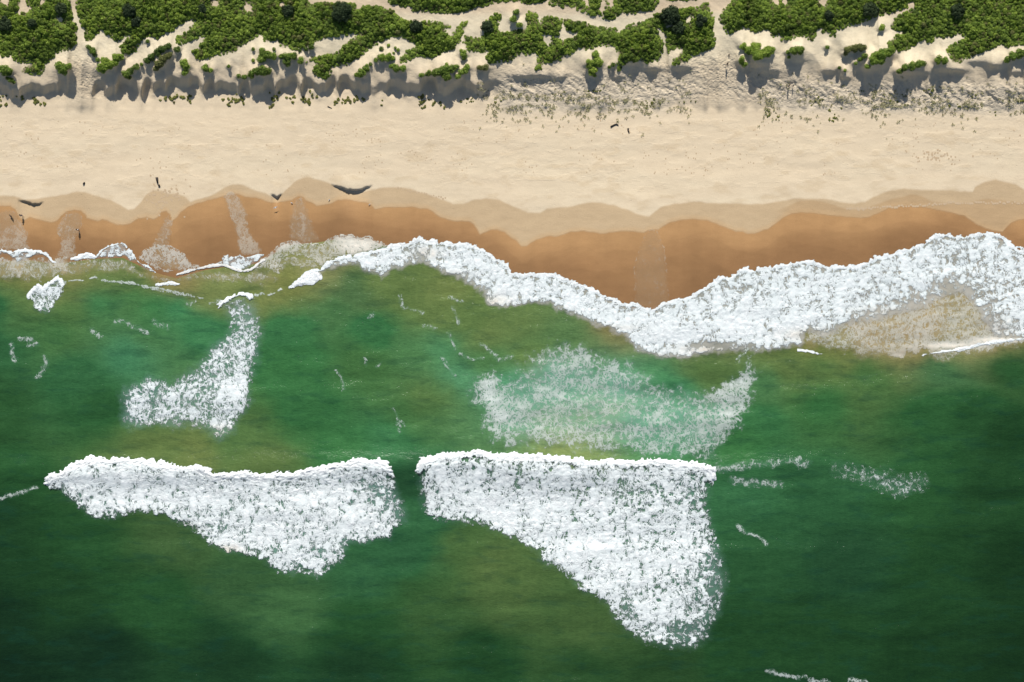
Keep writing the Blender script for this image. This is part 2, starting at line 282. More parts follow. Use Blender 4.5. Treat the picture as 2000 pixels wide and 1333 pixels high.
# ------------------------------------------------------------------ blender helpers
def mesh_from(name, co, faces, mat, smooth=True, attrs=None, parent=None):
    me = bpy.data.meshes.new(name)
    n = len(co); nf, k = faces.shape
    me.vertices.add(n); me.vertices.foreach_set('co', np.ascontiguousarray(co, np.float32).ravel())
    me.loops.add(nf * k); me.loops.foreach_set('vertex_index', np.ascontiguousarray(faces, np.int32).ravel())
    me.polygons.add(nf); me.polygons.foreach_set('loop_start', np.arange(nf, dtype=np.int32) * k)
    try: me.polygons.foreach_set('loop_total', np.full(nf, k, np.int32))
    except Exception: pass
    me.polygons.foreach_set('use_smooth', np.full(nf, smooth, bool))
    for a, arr in (attrs or {}).items():
        if arr.ndim == 2:
            at = me.color_attributes.new(a, 'FLOAT_COLOR', 'POINT'); c4 = np.ones((n, 4), np.float32); c4[:, :3] = arr; at.data.foreach_set('color', c4.ravel())
        else:
            at = me.attributes.new(a, 'FLOAT', 'POINT'); at.data.foreach_set('value', arr.astype(np.float32))
    me.update(calc_edges=True)
    if mat: me.materials.append(mat)
    o = bpy.data.objects.new(name, me); COL.objects.link(o)
    if parent: o.parent = parent
    return o
def grid_faces(nr, nc, keep=None):
    i = np.arange(nr * nc).reshape(nr, nc)
    f = np.stack([i[1:, :-1], i[1:, 1:], i[:-1, 1:], i[:-1, :-1]], -1)
    f = f.reshape(-1, 4) if keep is None else f[keep]
    return f
def compact(co, f, attrs):
    used = np.unique(f); m = np.zeros(len(co), np.int64); m[used] = np.arange(len(used))
    return co[used], m[f], {k: a[used] for k, a in attrs.items()}
def tag(o, label=None, cat=None, group=None, kind=None):
    if label: o['label'] = label
    if cat: o['category'] = cat
    if group: o['group'] = group
    if kind: o['kind'] = kind
    return o
class NT:
    def __init__(s, name):
        s.m = bpy.data.materials.new(name); s.m.use_nodes = True; s.t = s.m.node_tree; s.t.nodes.clear()
        s.out = s.t.nodes.new('ShaderNodeOutputMaterial')
    def n(s, typ, props=None, **kw):
        x = s.t.nodes.new(typ)
        for k, v in (props or {}).items(): setattr(x, k, v)
        for k, v in kw.items():
            k2 = k.replace('_', ' ')
            sock = x.inputs[int(k[1:])] if (k[0] == 'i' and k[1:].isdigit()) else next(q for q in x.inputs if q.name.lower() == k2.lower())
            if isinstance(v, bpy.types.NodeSocket): s.t.links.new(v, sock)
            else: sock.default_value = v
        return x
    def math(s, op, a, b=0.0, clamp=False):
        x = s.n('ShaderNodeMath', {'operation': op, 'use_clamp': clamp}, i0=a, i1=b); return x.outputs[0]
    def attr(s, name, col=False):
        x = s.n('ShaderNodeAttribute', {'attribute_name': name}); return x.outputs['Color' if col else 'Fac']
    def noise(s, vec, scale, detail=3, rough=.5, dist=0.0, col=False):
        x = s.n('ShaderNodeTexNoise', vector=vec, scale=scale, detail=detail, roughness=rough, distortion=dist); return x.outputs['Color' if col else 0]
    def mapr(s, v, a, b, c=0.0, d=1.0, smooth=False):
        x = s.n('ShaderNodeMapRange', {'interpolation_type': 'SMOOTHSTEP' if smooth else 'LINEAR'}); 
        for i, q in enumerate((v, a, b, c, d)):
            if isinstance(q, bpy.types.NodeSocket): s.t.links.new(q, x.inputs[i])
            else: x.inputs[i].default_value = q
        return x.outputs[0]
    def mix(s, f, a, b, blend='MIX'):
        x = s.n('ShaderNodeMix', {'data_type': 'RGBA', 'blend_type': blend})
        for k, q in ((0, f), (6, a), (7, b)):
            if isinstance(q, bpy.types.NodeSocket): s.t.links.new(q, x.inputs[k])
            elif k == 0: x.inputs[0].default_value = q
            else: x.inputs[k].default_value = tuple(q)[:3] + (1,)
        return x.outputs[2]
    def coords(s, sc=(1, 1, 1), rot=0.0):
        x = s.n('ShaderNodeTexCoord'); m = s.n('ShaderNodeMapping', vector=x.outputs['Object'])
        m.inputs['Scale'].default_value = sc; m.inputs['Rotation'].default_value = (0, 0, rot); return m.outputs[0]
    def vadd(s, a, b): x = s.n('ShaderNodeVectorMath', {'operation': 'ADD'}, i0=a, i1=b); return x.outputs[0]
    def vmul(s, a, k): x = s.n('ShaderNodeVectorMath', {'operation': 'MULTIPLY'}, i0=a, i1=(k, k, k)); return x.outputs[0]
    def vsub(s, a, k): x = s.n('ShaderNodeVectorMath', {'operation': 'SUBTRACT'}, i0=a, i1=(k, k, k)); return x.outputs[0]
    def bump(s, h, strength, dist): x = s.n('ShaderNodeBump', strength=strength, distance=dist, height=h); return x.outputs[0]
    def bsdf(s, **kw): return s.n('ShaderNodeBsdfPrincipled', **kw)
    def done(s, sh): s.t.links.new(sh, s.out.inputs[0]); return s.m

def flat_mat(name, rgb, rough=.8, var=.25, sc=6.0):
    b = NT(name); v = b.coords(); n = b.noise(v, sc, 4)
    c = b.mix(b.mapr(n, .3, .7), tuple(np.array(rgb) * (1 - var)), tuple(np.minimum(np.array(rgb) * (1 + var), 1)))
    return b.done(b.bsdf(base_color=c, roughness=rough).outputs[0])

# sand
b = NT('sand'); v = b.coords(); col = b.attr('albedo', True); rg = b.attr('rumple')
fine = b.noise(v, 5.0, 5, .6); mid = b.noise(b.coords((.5, 1.2, 1)), .55, 4, .6)
speck = b.n('ShaderNodeTexVoronoi', vector=v, scale=1.1); sp = b.mapr(speck.outputs['Distance'], .04, .12, 1, 0)
spn = b.mapr(b.noise(v, .12, 2), .5, .62)
c = b.mix(1.0, col, b.mix(b.mapr(fine, .25, .75), (.90, .90, .90), (1.07, 1.07, 1.06)), 'MULTIPLY')
c = b.mix(1.0, c, b.mix(b.mapr(mid, .3, .7), (.94, .93, .92), (1.04, 1.04, 1.04)), 'MULTIPLY')
pits = b.n('ShaderNodeTexVoronoi', {'feature': 'SMOOTH_F1'}, vector=b.vadd(v, b.vmul(b.noise(v, .8, 2, col=True), .9)), scale=1.5)
pit = b.mapr(pits.outputs['Distance'], .08, .5)
rip = b.noise(b.coords((.9, 2.2, 1), .35), 1.5, 2, .6, .6)
hgt = b.math('ADD', b.math('MULTIPLY', pit, b.math('MULTIPLY', rg, .10)), b.math('MULTIPLY', rip, b.math('MULTIPLY', rg, .13)))
hgt = b.math('ADD', hgt, b.math('MULTIPLY', fine, .018)); hgt = b.math('ADD', hgt, b.math('MULTIPLY', mid, .05))
hgt = b.math('ADD', hgt, b.math('MULTIPLY', b.math('MULTIPLY', sp, spn), -.07))
wetn = b.attr('wet')
hgt = b.math('MULTIPLY', hgt, b.mapr(wetn, 0, 1, 1, .15))
SAND = b.done(b.bsdf(base_color=c, roughness=b.mapr(wetn, 0, 1, .95, .42), normal=b.bump(hgt, 1.0, 1.0), specular_ior_level=.25).outputs[0])

# water: albedo of turbid water from the attribute, glossy rippled surface
b = NT('sea_water'); v = b.coords(); col = b.attr('albedo', True)
wv_ = b.coords((.8, 1.0, 1), .08)
n1 = b.noise(b.vadd(wv_, b.vmul(b.noise(v, .05, 3, col=True), 3.0)), .35, 5, .62); n2 = b.noise(v, .10, 5, .6, .6); n3 = b.noise(b.coords((.55, 1.3, 1)), 2.2, 3, .6)
vst = b.noise(b.coords((1.6, .12, 1)), .9, 3)
dk = b.mapr(b.noise(b.coords((.3, 1, 1), .12), .42, 3, .55, .4), .53, .68)
c = b.mix(1.0, col, b.mix(b.mapr(n1, .3, .7), (.88, .91, .90), (1.10, 1.07, 1.06)), 'MULTIPLY')
c = b.mix(1.0, c, b.mix(b.mapr(n2, .3, .7), (.93, .95, .93), (1.08, 1.05, 1.05)), 'MULTIPLY')
c = b.mix(1.0, c, b.mix(b.mapr(vst, .35, .7), (.97, .97, .97), (1.05, 1.04, 1.03)), 'MULTIPLY')
n4 = b.noise(b.coords((.8, 1.5, 1), .1), 1.3, 5, .75)
c = b.mix(1.0, c, b.mix(b.mapr(n4, .3, .7), (.84, .87, .87), (1.16, 1.12, 1.13)), 'MULTIPLY')
c = b.mix(b.math('MULTIPLY', dk, .30), c, (.008, .045, .028))
hh = b.math('ADD', b.math('MULTIPLY', n1, .30), b.math('ADD', b.math('MULTIPLY', n3, .05), b.math('MULTIPLY', n4, .20)))
WATER = b.done(b.bsdf(base_color=c, roughness=.16, ior=1.33, normal=b.bump(hh, 1.0, .55), specular_ior_level=.4).outputs[0])

def foam_mat(name, lace=.5, scale=1.0, film=(.3, .3, .2), white=(.86, .89, .90), soft=.22, bumpd=.5, clump=.55, stretch=.6, w2a=.5, fn=.18, opac=1.0):
    b = NT(name); base = b.coords((1, 1, 1)); st = b.coords((1, stretch, 1))
    w1 = b.vmul(b.vsub(b.noise(base, .35 * scale, 3, col=True), .5), 2.6)
    w2 = b.vmul(b.vsub(b.noise(base, 1.7 * scale, 2, col=True), .5), w2a)
    q = b.vadd(b.vadd(st, w1), w2)
    cl = b.mapr(b.noise(q, .52 * scale, 5, .60), .32, .68)
    fine = b.noise(q, 3.0 * scale, 3, .6)
    v1 = b.n('ShaderNodeTexVoronoi', {'feature': 'DISTANCE_TO_EDGE'}, vector=q, scale=.55 * scale).outputs[0]
    v2 = b.n('ShaderNodeTexVoronoi', {'feature': 'DISTANCE_TO_EDGE'}, vector=b.vadd(q, w2), scale=1.35 * scale).outputs[0]
    l1 = b.mapr(v1, .01, .10, 1, 0); l2 = b.mapr(v2, .01, .15, 1, 0)
    ln = b.math('MAXIMUM', b.math('MULTIPLY', l1, .95), b.math('MULTIPLY', l2, .85))
    rd = b.math('SUBTRACT', 1.0, b.math('MULTIPLY', b.math('ABSOLUTE', b.math('SUBTRACT', b.noise(q, 1.15 * scale, 4, .6, .8), .5)), 6.0), True)
    ln = b.math('MAXIMUM', ln, rd)
    gate = b.mapr(b.noise(base, .9 * scale, 3, .6), .3, .7, .55, 1.05)
    p = b.math('MAXIMUM', b.math('MULTIPLY', cl, clump), b.math('MULTIPLY', b.math('MULTIPLY', ln, lace), gate))
    p = b.math('ADD', p, b.math('MULTIPLY', b.math('SUBTRACT', fine, .5), fn))
    dens = b.attr('froth'); thr = b.math('SUBTRACT', 1.0, dens)
    m = b.mapr(b.math('SUBTRACT', p, thr), -soft * .3, soft * .7, 0, 1, True)
    ex = b.mapr(b.math('SUBTRACT', p, thr), 0, .8)
    tan = b.attr('silt'); fcol = b.mix(tan, white, (.66, .52, .36))
    fc = b.mix(ex, tuple(np.array(white) * (.74, .80, .80)), fcol); fc = b.mix(tan, fc, b.mix(.35, fc, (.60, .46, .30)))
    fa = b.attr('film')
    m = b.math('MULTIPLY', m, b.mapr(dens, .55, 1.0, opac, 1.0))
    tot = b.math('MAXIMUM', m, fa)
    bc = b.mix(b.math('DIVIDE', m, b.math('ADD', tot, .0001), True), film, fc)
    hg = b.math('MULTIPLY', b.math('MULTIPLY', p, m), bumpd)
    sh = b.bsdf(base_color=bc, roughness=.55, normal=b.bump(hg, 1.0, 1.0), specular_ior_level=.25)
    tr = b.n('ShaderNodeBsdfTransparent')
    mx = b.n('ShaderNodeMixShader', i0=tot, i1=tr.outputs[0], i2=sh.outputs[0])
    return b.done(mx.outputs[0])
F_PATCH = foam_mat('patch_foam', lace=.98, clump=.72, scale=.85, fn=.20, film=tuple(alb((150, 190, 176))), bumpd=.12)
F_BREAK = foam_mat('breaker_foam', lace=1.0, clump=.84, scale=.80, fn=.20, film=tuple(alb((150, 190, 176))), bumpd=.18)
F_SURF = foam_mat('surf_foam', lace=.90, clump=.84, scale=.85, fn=.22, film=tuple(alb((205, 200, 188))), bumpd=.14)
F_LACE = foam_mat('lace_foam', lace=1.12, clump=.50, w2a=.3, fn=.12, opac=.52, scale=.85, film=tuple(alb((158, 214, 186))), soft=.32, bumpd=.06, white=(.86, .91, .88), stretch=.75)
F_WASH = foam_mat('wash_foam', lace=1.08, clump=.52, w2a=.3, fn=.14, opac=.55, scale=.95, film=tuple(alb((214, 192, 148))), soft=.3, bumpd=.06, white=(.90, .87, .79))
F_SWASH = foam_mat('swash_film', lace=1.05, clump=.50, scale=1.0, fn=.12, opac=.38, film=tuple(alb((206, 180, 142))), soft=.35, bumpd=.03, white=(.88, .80, .68))

# ------------------------------------------------------------------ ground meshes
X, Y, _ = to_xyz(U, V, Z)
co = np.stack([X, Y, Z], -1)
cut = int(np.searchsorted(GV, 212))
for nm, a, e in (('dunes', 0, cut + 1), ('beach', cut, len(GV))):
    sub = slice(a, e); nr = e - a
    o = mesh_from(nm, co[sub].reshape(-1, 3), grid_faces(nr, len(GU)), SAND, True,
                  {'albedo': C[sub].reshape(-1, 3), 'wet': wet[sub].ravel(), 'rumple': rough[sub].ravel()})
    tag(o, kind='structure')

# ------------------------------------------------------------------ sea
WC = '''60 548 112 118 70;150 532 120 122 76;400 562 108 120 72;240 556 96 116 70;520 532 124 128 82;470 570 104 118 70;0 600 30 95 60;0 680 40 92 58;0 800 46 88 50;0 930 42 88 46;0 1000 22 72 42;0 1100 28 70 40;0 1200 18 56 34;0 1333 10 48 30;
100 640 62 105 62;130 600 74 108 62;200 600 55 110 70;250 575 50 108 64;300 600 52 110 66;350 600 50 120 80;400 640 48 116 76;250 700 62 118 84;150 740 44 96 60;200 800 40 90 52;300 870 92 112 57;380 890 100 115 60;480 850 78 108 60;520 900 84 106 58;
560 640 36 106 66;560 720 46 106 62;600 800 48 102 60;650 880 52 106 62;650 600 65 106 66;700 560 70 102 66;730 640 38 104 64;720 720 62 102 57;800 700 72 116 72;800 800 64 106 62;830 775 84 112 64;760 860 52 112 72;795 950 20 80 52;
850 600 96 116 66;800 560 92 112 62;900 620 88 112 62;950 640 96 116 68;860 680 76 130 90;900 740 80 135 98;960 700 76 118 72;1040 690 90 116 66;1000 740 80 142 108;1100 740 82 142 110;1160 800 118 142 90;1120 840 132 146 90;1200 740 80 138 104;1300 760 66 126 86;1300 830 74 140 98;1400 730 80 106 60;1500 750 66 110 70;1480 820 50 105 64;1440 870 54 105 60;
1550 720 84 106 60;1600 720 80 110 56;1700 740 66 102 58;1850 730 62 102 66;1980 720 42 86 48;1600 800 50 100 56;1800 800 38 90 50;1900 800 30 84 44;1980 850 24 72 32;
1450 960 35 100 65;1600 950 38 92 58;1800 950 35 88 50;1950 950 28 76 34;1480 1100 30 86 52;1650 1100 28 78 50;1850 1100 30 76 40;1980 1100 22 62 27;1450 1250 28 76 42;1600 1250 30 74 40;1800 1300 22 66 36;1990 1320 20 58 30;
150 1060 40 82 44;350 1060 62 92 54;100 1150 28 72 40;300 1180 38 84 46;480 1130 56 92 56;200 1280 15 56 36;450 1280 22 66 40;560 1180 60 98 60;700 1120 50 96 62;800 1080 36 92 60;820 1010 40 96 62;
900 1060 70 99 56;960 1100 78 101 56;1010 1150 76 101 54;850 1200 56 90 44;1050 1200 68 96 50;1150 1220 68 95 50;700 1230 38 82 44;950 1280 32 74 40;700 1310 25 66 40;1150 1310 45 80 43;1300 1310 44 77 42;
30 535 118 116 66;30 580 84 112 66;100 530 118 122 72;200 525 116 126 76;250 545 106 120 68;320 530 152 118 80;350 550 134 124 80;420 545 122 132 82;480 555 116 127 74;550 540 112 118 64;600 505 140 140 94;640 500 140 138 94;
1580 670 128 122 76;1620 690 110 118 68;1700 650 158 138 98;1800 640 162 138 94;1880 640 148 138 94;1960 640 150 130 90;1550 700 92 112 62;740 545 96 116 66;880 560 106 120 66;1000 620 96 118 70;1100 650 86 118 74;1400 640 120 120 80;1200 620 130 120 80'''
wcp = np.array([[float(t) for t in r.split()] for r in WC.replace('\n', '').split(';') if r.strip()])
wcp = wcp[~np.isnan(wcp).any(1)]
WUx = axis(-90, 2090, 3, 30000); WVy = np.concatenate([np.arange(440, 1420.1, 3), 1420 + 3 * np.cumsum(1.38 ** np.arange(1, 28))])
WUg, WVg = np.meshgrid(WUx, WVy)
cu = np.clip(WUg, -90, 2090) + 55 * (fbm(WUg / 90, WVg / 70, 4, 4) - .5); cv = np.clip(WVg, 440, 1420) + 45 * (fbm(WUg / 110, WVg / 60, 4, 11) - .5)
acc = np.zeros(WUg.shape + (3,)); ws = np.zeros(WUg.shape)
for u0, v0, r, g_, b_ in wcp:
    w = 1 / (((cu - u0) ** 2 + ((cv - v0) * 1.25) ** 2) + 800.0) ** 1.85
    acc += w[..., None] * alb((r, g_, b_)); ws += w
WCOL = acc / ws[..., None]
WCOL[..., 0] = np.maximum(WCOL[..., 0], .25 * WCOL[..., 1]); WCOL[..., 2] = np.maximum(WCOL[..., 2], .34 * WCOL[..., 1])
WCOL = WCOL * .97 + .03 * WCOL.mean(-1, keepdims=True)
WCOL *= (.78 + .32 * sstep(.05, .13, WCOL[..., 1]))[..., None] * np.array([1.0, 1.0, .88])
def wave_z(u, v):
    dep = sstep(0, 60, v - yat(SHORE, u) - 8)
    a = sstep(580, 760, v)
    z = .38 * (fbm(u / 75, v / 28 + u / 400, 3, 1) - .5) + .85 * a * (fbm(u / 330, v / 52, 2, 5) - .5)
    z += .11 * (fbm(u / 17, v / 10, 3, 6) - .5)
    # swell hump carrying the two outer breakers
    z += .7 * np.exp(-((v - 915 - 8 * np.sin(u / 160)) / 26) ** 2) * sstep(-100, 100, u) * sstep(1750, 1450, u)
    return dep * z + .01 - .25 * sstep(6, -6, v - yat(SHORE, u))
WZ = wave_z(WUg, WVg)
wx, wy, wz = to_xyz(WUg, WVg, WZ)
o = mesh_from('sea', np.stack([wx, wy, wz], -1).reshape(-1, 3), grid_faces(len(WVy), len(WUx)), WATER, True, {'albedo': WCOL.reshape(-1, 3)})
tag(o, kind='structure')

# ------------------------------------------------------------------ foam, surf and swash sheets
def sheet(name, label, cat, front, rear, mat, base=.8, fade=10, frag=4, hf=0.0, hd=30, crest=0.0, cw=10, lump=.15, blobs=(), film=0.0, filmfade=14, silt=0.0,
          siltb=(), step=1.6, rim=0.0, var=.35, lo=0.03, group=None, kind=None, lift=.05, seed=0, frontline=None, terr=0.0, cren=1.2, puff=15.0, pa=.55):
    poly = np.concatenate([front, rear[::-1]]) if rear is not None else front
    fl = front if frontline is None else frontline
    u0, v0 = poly.min(0) - 12; u1, v1 = poly.max(0) + 12
    gu, gv = np.arange(u0, u1, step), np.arange(v0, v1, step)
    u, v = np.meshgrid(gu, gv)
    jit = frag * (fbm(u / 16, v / 16, 3, 2 + seed) - .5) * 2 + frag * .5 * (vn(u / 4.2, v / 4.2, 6 + seed) - .5)
    df = dline(u, v, fl)
    jit = jit + cren * np.exp(-(df / 9) ** 2) * (1 - 2 * np.abs(2 * vn(u / 6.5, v / 6.5, 3 + seed) - 1))
    s = sdf(u, v, poly, 40) + jit
    wu, wv2 = u + 7 * (fbm(u / 20, v / 20, 2, 4) - .5), v + 7 * (fbm(u / 22, v / 18, 2, 7) - .5)
    f1, f2 = worley(wu / puff, wv2 / (puff * .85), seed); g1, _g = worley(wu / (puff * .5) + 3, wv2 / (puff * .5), seed + 1)
    pf = .5 - f1 + .35 * (.45 - g1)
    s = s + 5 * pf * (np.clip(df, 0, 14) / 14)
    nf = np.exp(-(np.maximum(df - 1, 0) / (max(cw, 1) * (.45 + 1.1 * fbm(u / 14, v / 14, 3, 13)))) ** 2)
    body = sstep(0, fade, s) if fade > 0 else sstep(-1, 1, s)
    front_on = sstep(-.5, 1.6, s)
    d = base * body + var * (fbm(u / 34, v / 24, 4, 9 + seed) - .5) * body
    d = d + pa * pf * body
    for (a, bb, ru, rv, amt) in blobs: d = d + amt * np.exp(-((u - a) / ru) ** 2 - ((v - bb) / rv) ** 2) * body
    if crest: d = np.maximum(d, crest * nf * front_on)
    if rim: d = np.maximum(d, rim * np.exp(-(np.maximum(s - 1.2, 0) / 1.3) ** 2) * front_on * (.35 + .9 * fbm(u / 9, v / 9, 2, 3)))
    fa = film * sstep(-.5, filmfade, s) * (.75 + .5 * fbm(u / 30, v / 30, 3, 12)) if film else np.zeros(u.shape)
    d = np.where(s > -1, d, 0); 
    si = np.full(u.shape, silt)
    for (a, bb, ru, rv, amt) in siltb: si = si + amt * np.exp(-((u - a) / ru) ** 2 - ((v - bb) / rv) ** 2)
    vis = (d > lo) | (fa > .01)
    ground = zt(u, v).reshape(u.shape); wz_ = wave_z(u, v)
    base_z = np.maximum(ground, wz_) + lift
    dm = df / PX
    prof = hf * sstep(0, .9, s / PX * 1.0) * np.exp(-dm / hd) 
    bl = 1 - np.abs(2 * fbm(u / 7.5, v / 7.5, 3, 5 + seed) - 1)
    bl2 = 1 - np.abs(2 * fbm((u + 6 * bl) / 13, df / 3.6, 2, 8 + seed) - 1)
    z = base_z + prof + (lump * 1.6 * pf + lump * .6 * (bl - .6) + terr * (bl2 - .7) * np.exp(-(df / 26) ** 2)) * sstep(.2, .9, d) * sstep(0, 4, s)
    z = np.maximum(z, base_z - .01)
    x, y, z = to_xyz(u, v, z)
    kf = vis[1:, :-1] | vis[1:, 1:] | vis[:-1, 1:] | vis[:-1, :-1]
    cc, f, at = compact(np.stack([x, y, z], -1).reshape(-1, 3), grid_faces(len(gv), len(gu), kf),
                        {'froth': np.clip(d, 0, 1.5).ravel(), 'film': np.clip(fa, 0, 1).ravel(), 'silt': np.clip(si, 0, 1).ravel()})
    o = mesh_from(name, cc, f, mat, True, at)
    tag(o, label, cat, group, kind); return o

# outer breakers
sheet('breaking_wave', 'long whitewater breaker at lower left with bright scalloped crest and tapering left tip', 'wave',
  P('82,945 92,930 105,923 120,920 135,910 150,905 165,898 180,893 200,891 215,895 235,890 255,893 285,895 320,903 350,908 385,908 400,915 420,923 450,922 480,920 500,926 540,923 575,922 610,914 640,908 670,901 700,897 740,898 755,903 763,913'),
  P('82,947 95,957 110,967 125,977 140,992 160,1002 170,1010 190,1018 210,1020 240,1016 270,1006 285,1013 300,1009 320,1016 345,1029 360,1036 380,1046 388,1056 400,1066 420,1076 430,1081 445,1091 465,1086 475,1089 495,1096 510,1096 515,1106 530,1116 550,1123 570,1129 590,1126 605,1136 620,1136 635,1131 645,1119 660,1111 670,1106 680,1091 690,1069 715,1071 740,1061 765,1063 775,1041 800,1026 805,1010 800,990 792,965 780,940 770,925'),
  F_BREAK, base=.64, fade=20, frag=5.5, film=.40, filmfade=34, hf=.6, hd=9, crest=1.4, cw=18, lump=.07, var=.42, terr=.5, puff=12, pa=.42, cren=3, seed=0,
  blobs=[(745, 960, 40, 40, -.28), (790, 1000, 26, 60, -.35), (700, 1060, 60, 14, -.25), (560, 1075, 120, 6, -.18), (440, 1030, 60, 10, -.15), (180, 965, 60, 20, -.1), (600, 1120, 60, 12, -.22), (330, 1000, 60, 14, -.12), (110, 955, 20, 16, -.12)],
  siltb=[(445, 1078, 26, 12, .8), (355, 1030, 30, 8, .4)])
sheet('breaking_wave', 'larger whitewater breaker at lower right centre trailing a wide lacy apron to a point', 'wave',
  P('812,912 820,897 850,887 880,886 910,882 935,880 960,885 1000,887 1045,886 1080,892 1120,895 1160,898 1200,899 1240,899 1265,895 1300,897 1320,902 1350,904 1375,908 1395,918 1399,930'),
  P('809,925 810,960 815,985 820,1005 835,1015 850,1022 870,1026 885,1031 905,1033 915,1027 945,1036 960,1046 985,1053 1000,1061 1020,1071 1045,1086 1047,1101 1060,1113 1085,1121 1105,1136 1125,1151 1140,1166 1160,1176 1180,1186 1183,1201 1190,1216 1210,1229 1215,1238 1230,1244 1240,1256 1260,1266 1290,1271 1320,1276 1350,1279 1370,1266 1395,1256 1400,1231 1412,1211 1418,1181 1428,1151 1430,1120 1424,1090 1414,1060 1402,1030 1394,1000 1390,985 1396,960'),
  F_BREAK, base=.61, fade=24, frag=5.5, film=.30, filmfade=40, hf=.6, hd=9, crest=1.4, cw=13, lump=.07, var=.40, terr=.45, puff=12, pa=.42, cren=3, seed=3,
  blobs=[(1425, 1120, 60, 140, -.36), (1340, 1250, 90, 38, -.28), (820, 960, 22, 70, -.2), (1390, 960, 40, 40, -.18), (1120, 960, 200, 8, -.12), (1260, 1000, 60, 60, -.12), (1150, 1100, 60, 120, .10), (1000, 1000, 90, 40, .10), (1215, 1200, 40, 30, -.2), (1060, 1095, 24, 24, -.2), (900, 1022, 30, 10, -.3)])
# inner whitewater
sheet('whitewater_patch', 'bent boomerang shaped patch of whitewater in the green water at left', 'wave',
  P('424,598 430,588 445,579 458,573 470,571 486,571 489,577'),
  P('426,606 436,622 442,640 432,652 410,662 393,690 370,712 330,736 290,726 262,738 236,750 226,780 228,820 246,848 280,842 320,842 350,850 366,842 385,846 400,852 412,870 424,874 440,866 462,850 482,820 498,790 500,760 510,720 519,690 520,660 518,620 512,590 500,580'),
  F_PATCH, base=.49, fade=30, puff=11, pa=.25, frag=8, film=.36, filmfade=34, hf=.2, hd=3, crest=1.4, cw=6, lump=.10, var=.45, seed=5,
  blobs=[(480, 640, 40, 40, .0), (470, 760, 40, 60, .18), (270, 790, 50, 40, .05), (400, 720, 30, 40, -.12), (490, 600, 26, 22, -.28), (240, 800, 16, 60, -.2), (410, 865, 50, 16, -.1)], siltb=[(410, 845, 60, 14, .6), (330, 835, 50, 12, .4)])
sheet('breaking_wave', 'small two pronged breaker off the shore at the left edge', 'wave',
  P('53,577 58,568 66,560 75,555 80,559 83,562 92,552 103,546 112,541 120,544 123,552'), P('54,586 62,592 66,604 76,612 86,617 95,612 104,604 112,592 120,580 124,566'),
  F_PATCH, base=.52, puff=9, pa=.3, fade=8, frag=4, film=.25, filmfade=12, hf=.15, hd=2, crest=1.2, cw=8, lump=.05, var=.45, seed=6, step=1.2)
sheet('lacy_foam', 'wide patch of thin lacy foam over turquoise water above the right breaker', 'foam',
  P('905,762 918,742 935,722 960,718 985,732 1005,712 1030,690 1060,668 1100,655 1140,668 1180,694 1200,690 1240,700 1262,722 1300,738 1350,752 1400,742 1435,728 1448,700 1470,686 1488,730 1482,760 1470,800 1446,845 1420,875 1402,905 1340,902 1200,896 1050,884 955,878 938,850 930,810 915,790'),
  None, F_LACE, pa=.12, base=.38, fade=30, frag=14, lump=.03, var=.55, film=.36, filmfade=60, seed=7, lo=.02, step=1.8,
  blobs=[(960, 790, 34, 80, .24), (955, 735, 22, 22, .15), (1430, 770, 44, 60, .24), (1460, 710, 18, 30, .1), (1150, 730, 90, 60, .05), (1220, 800, 50, 60, -.10), (1330, 770, 60, 34, -.16), (1280, 870, 100, 30, .06), (1040, 710, 60, 26, -.15), (1130, 830, 60, 50, -.02), (1215, 860, 14, 40, -.2)])
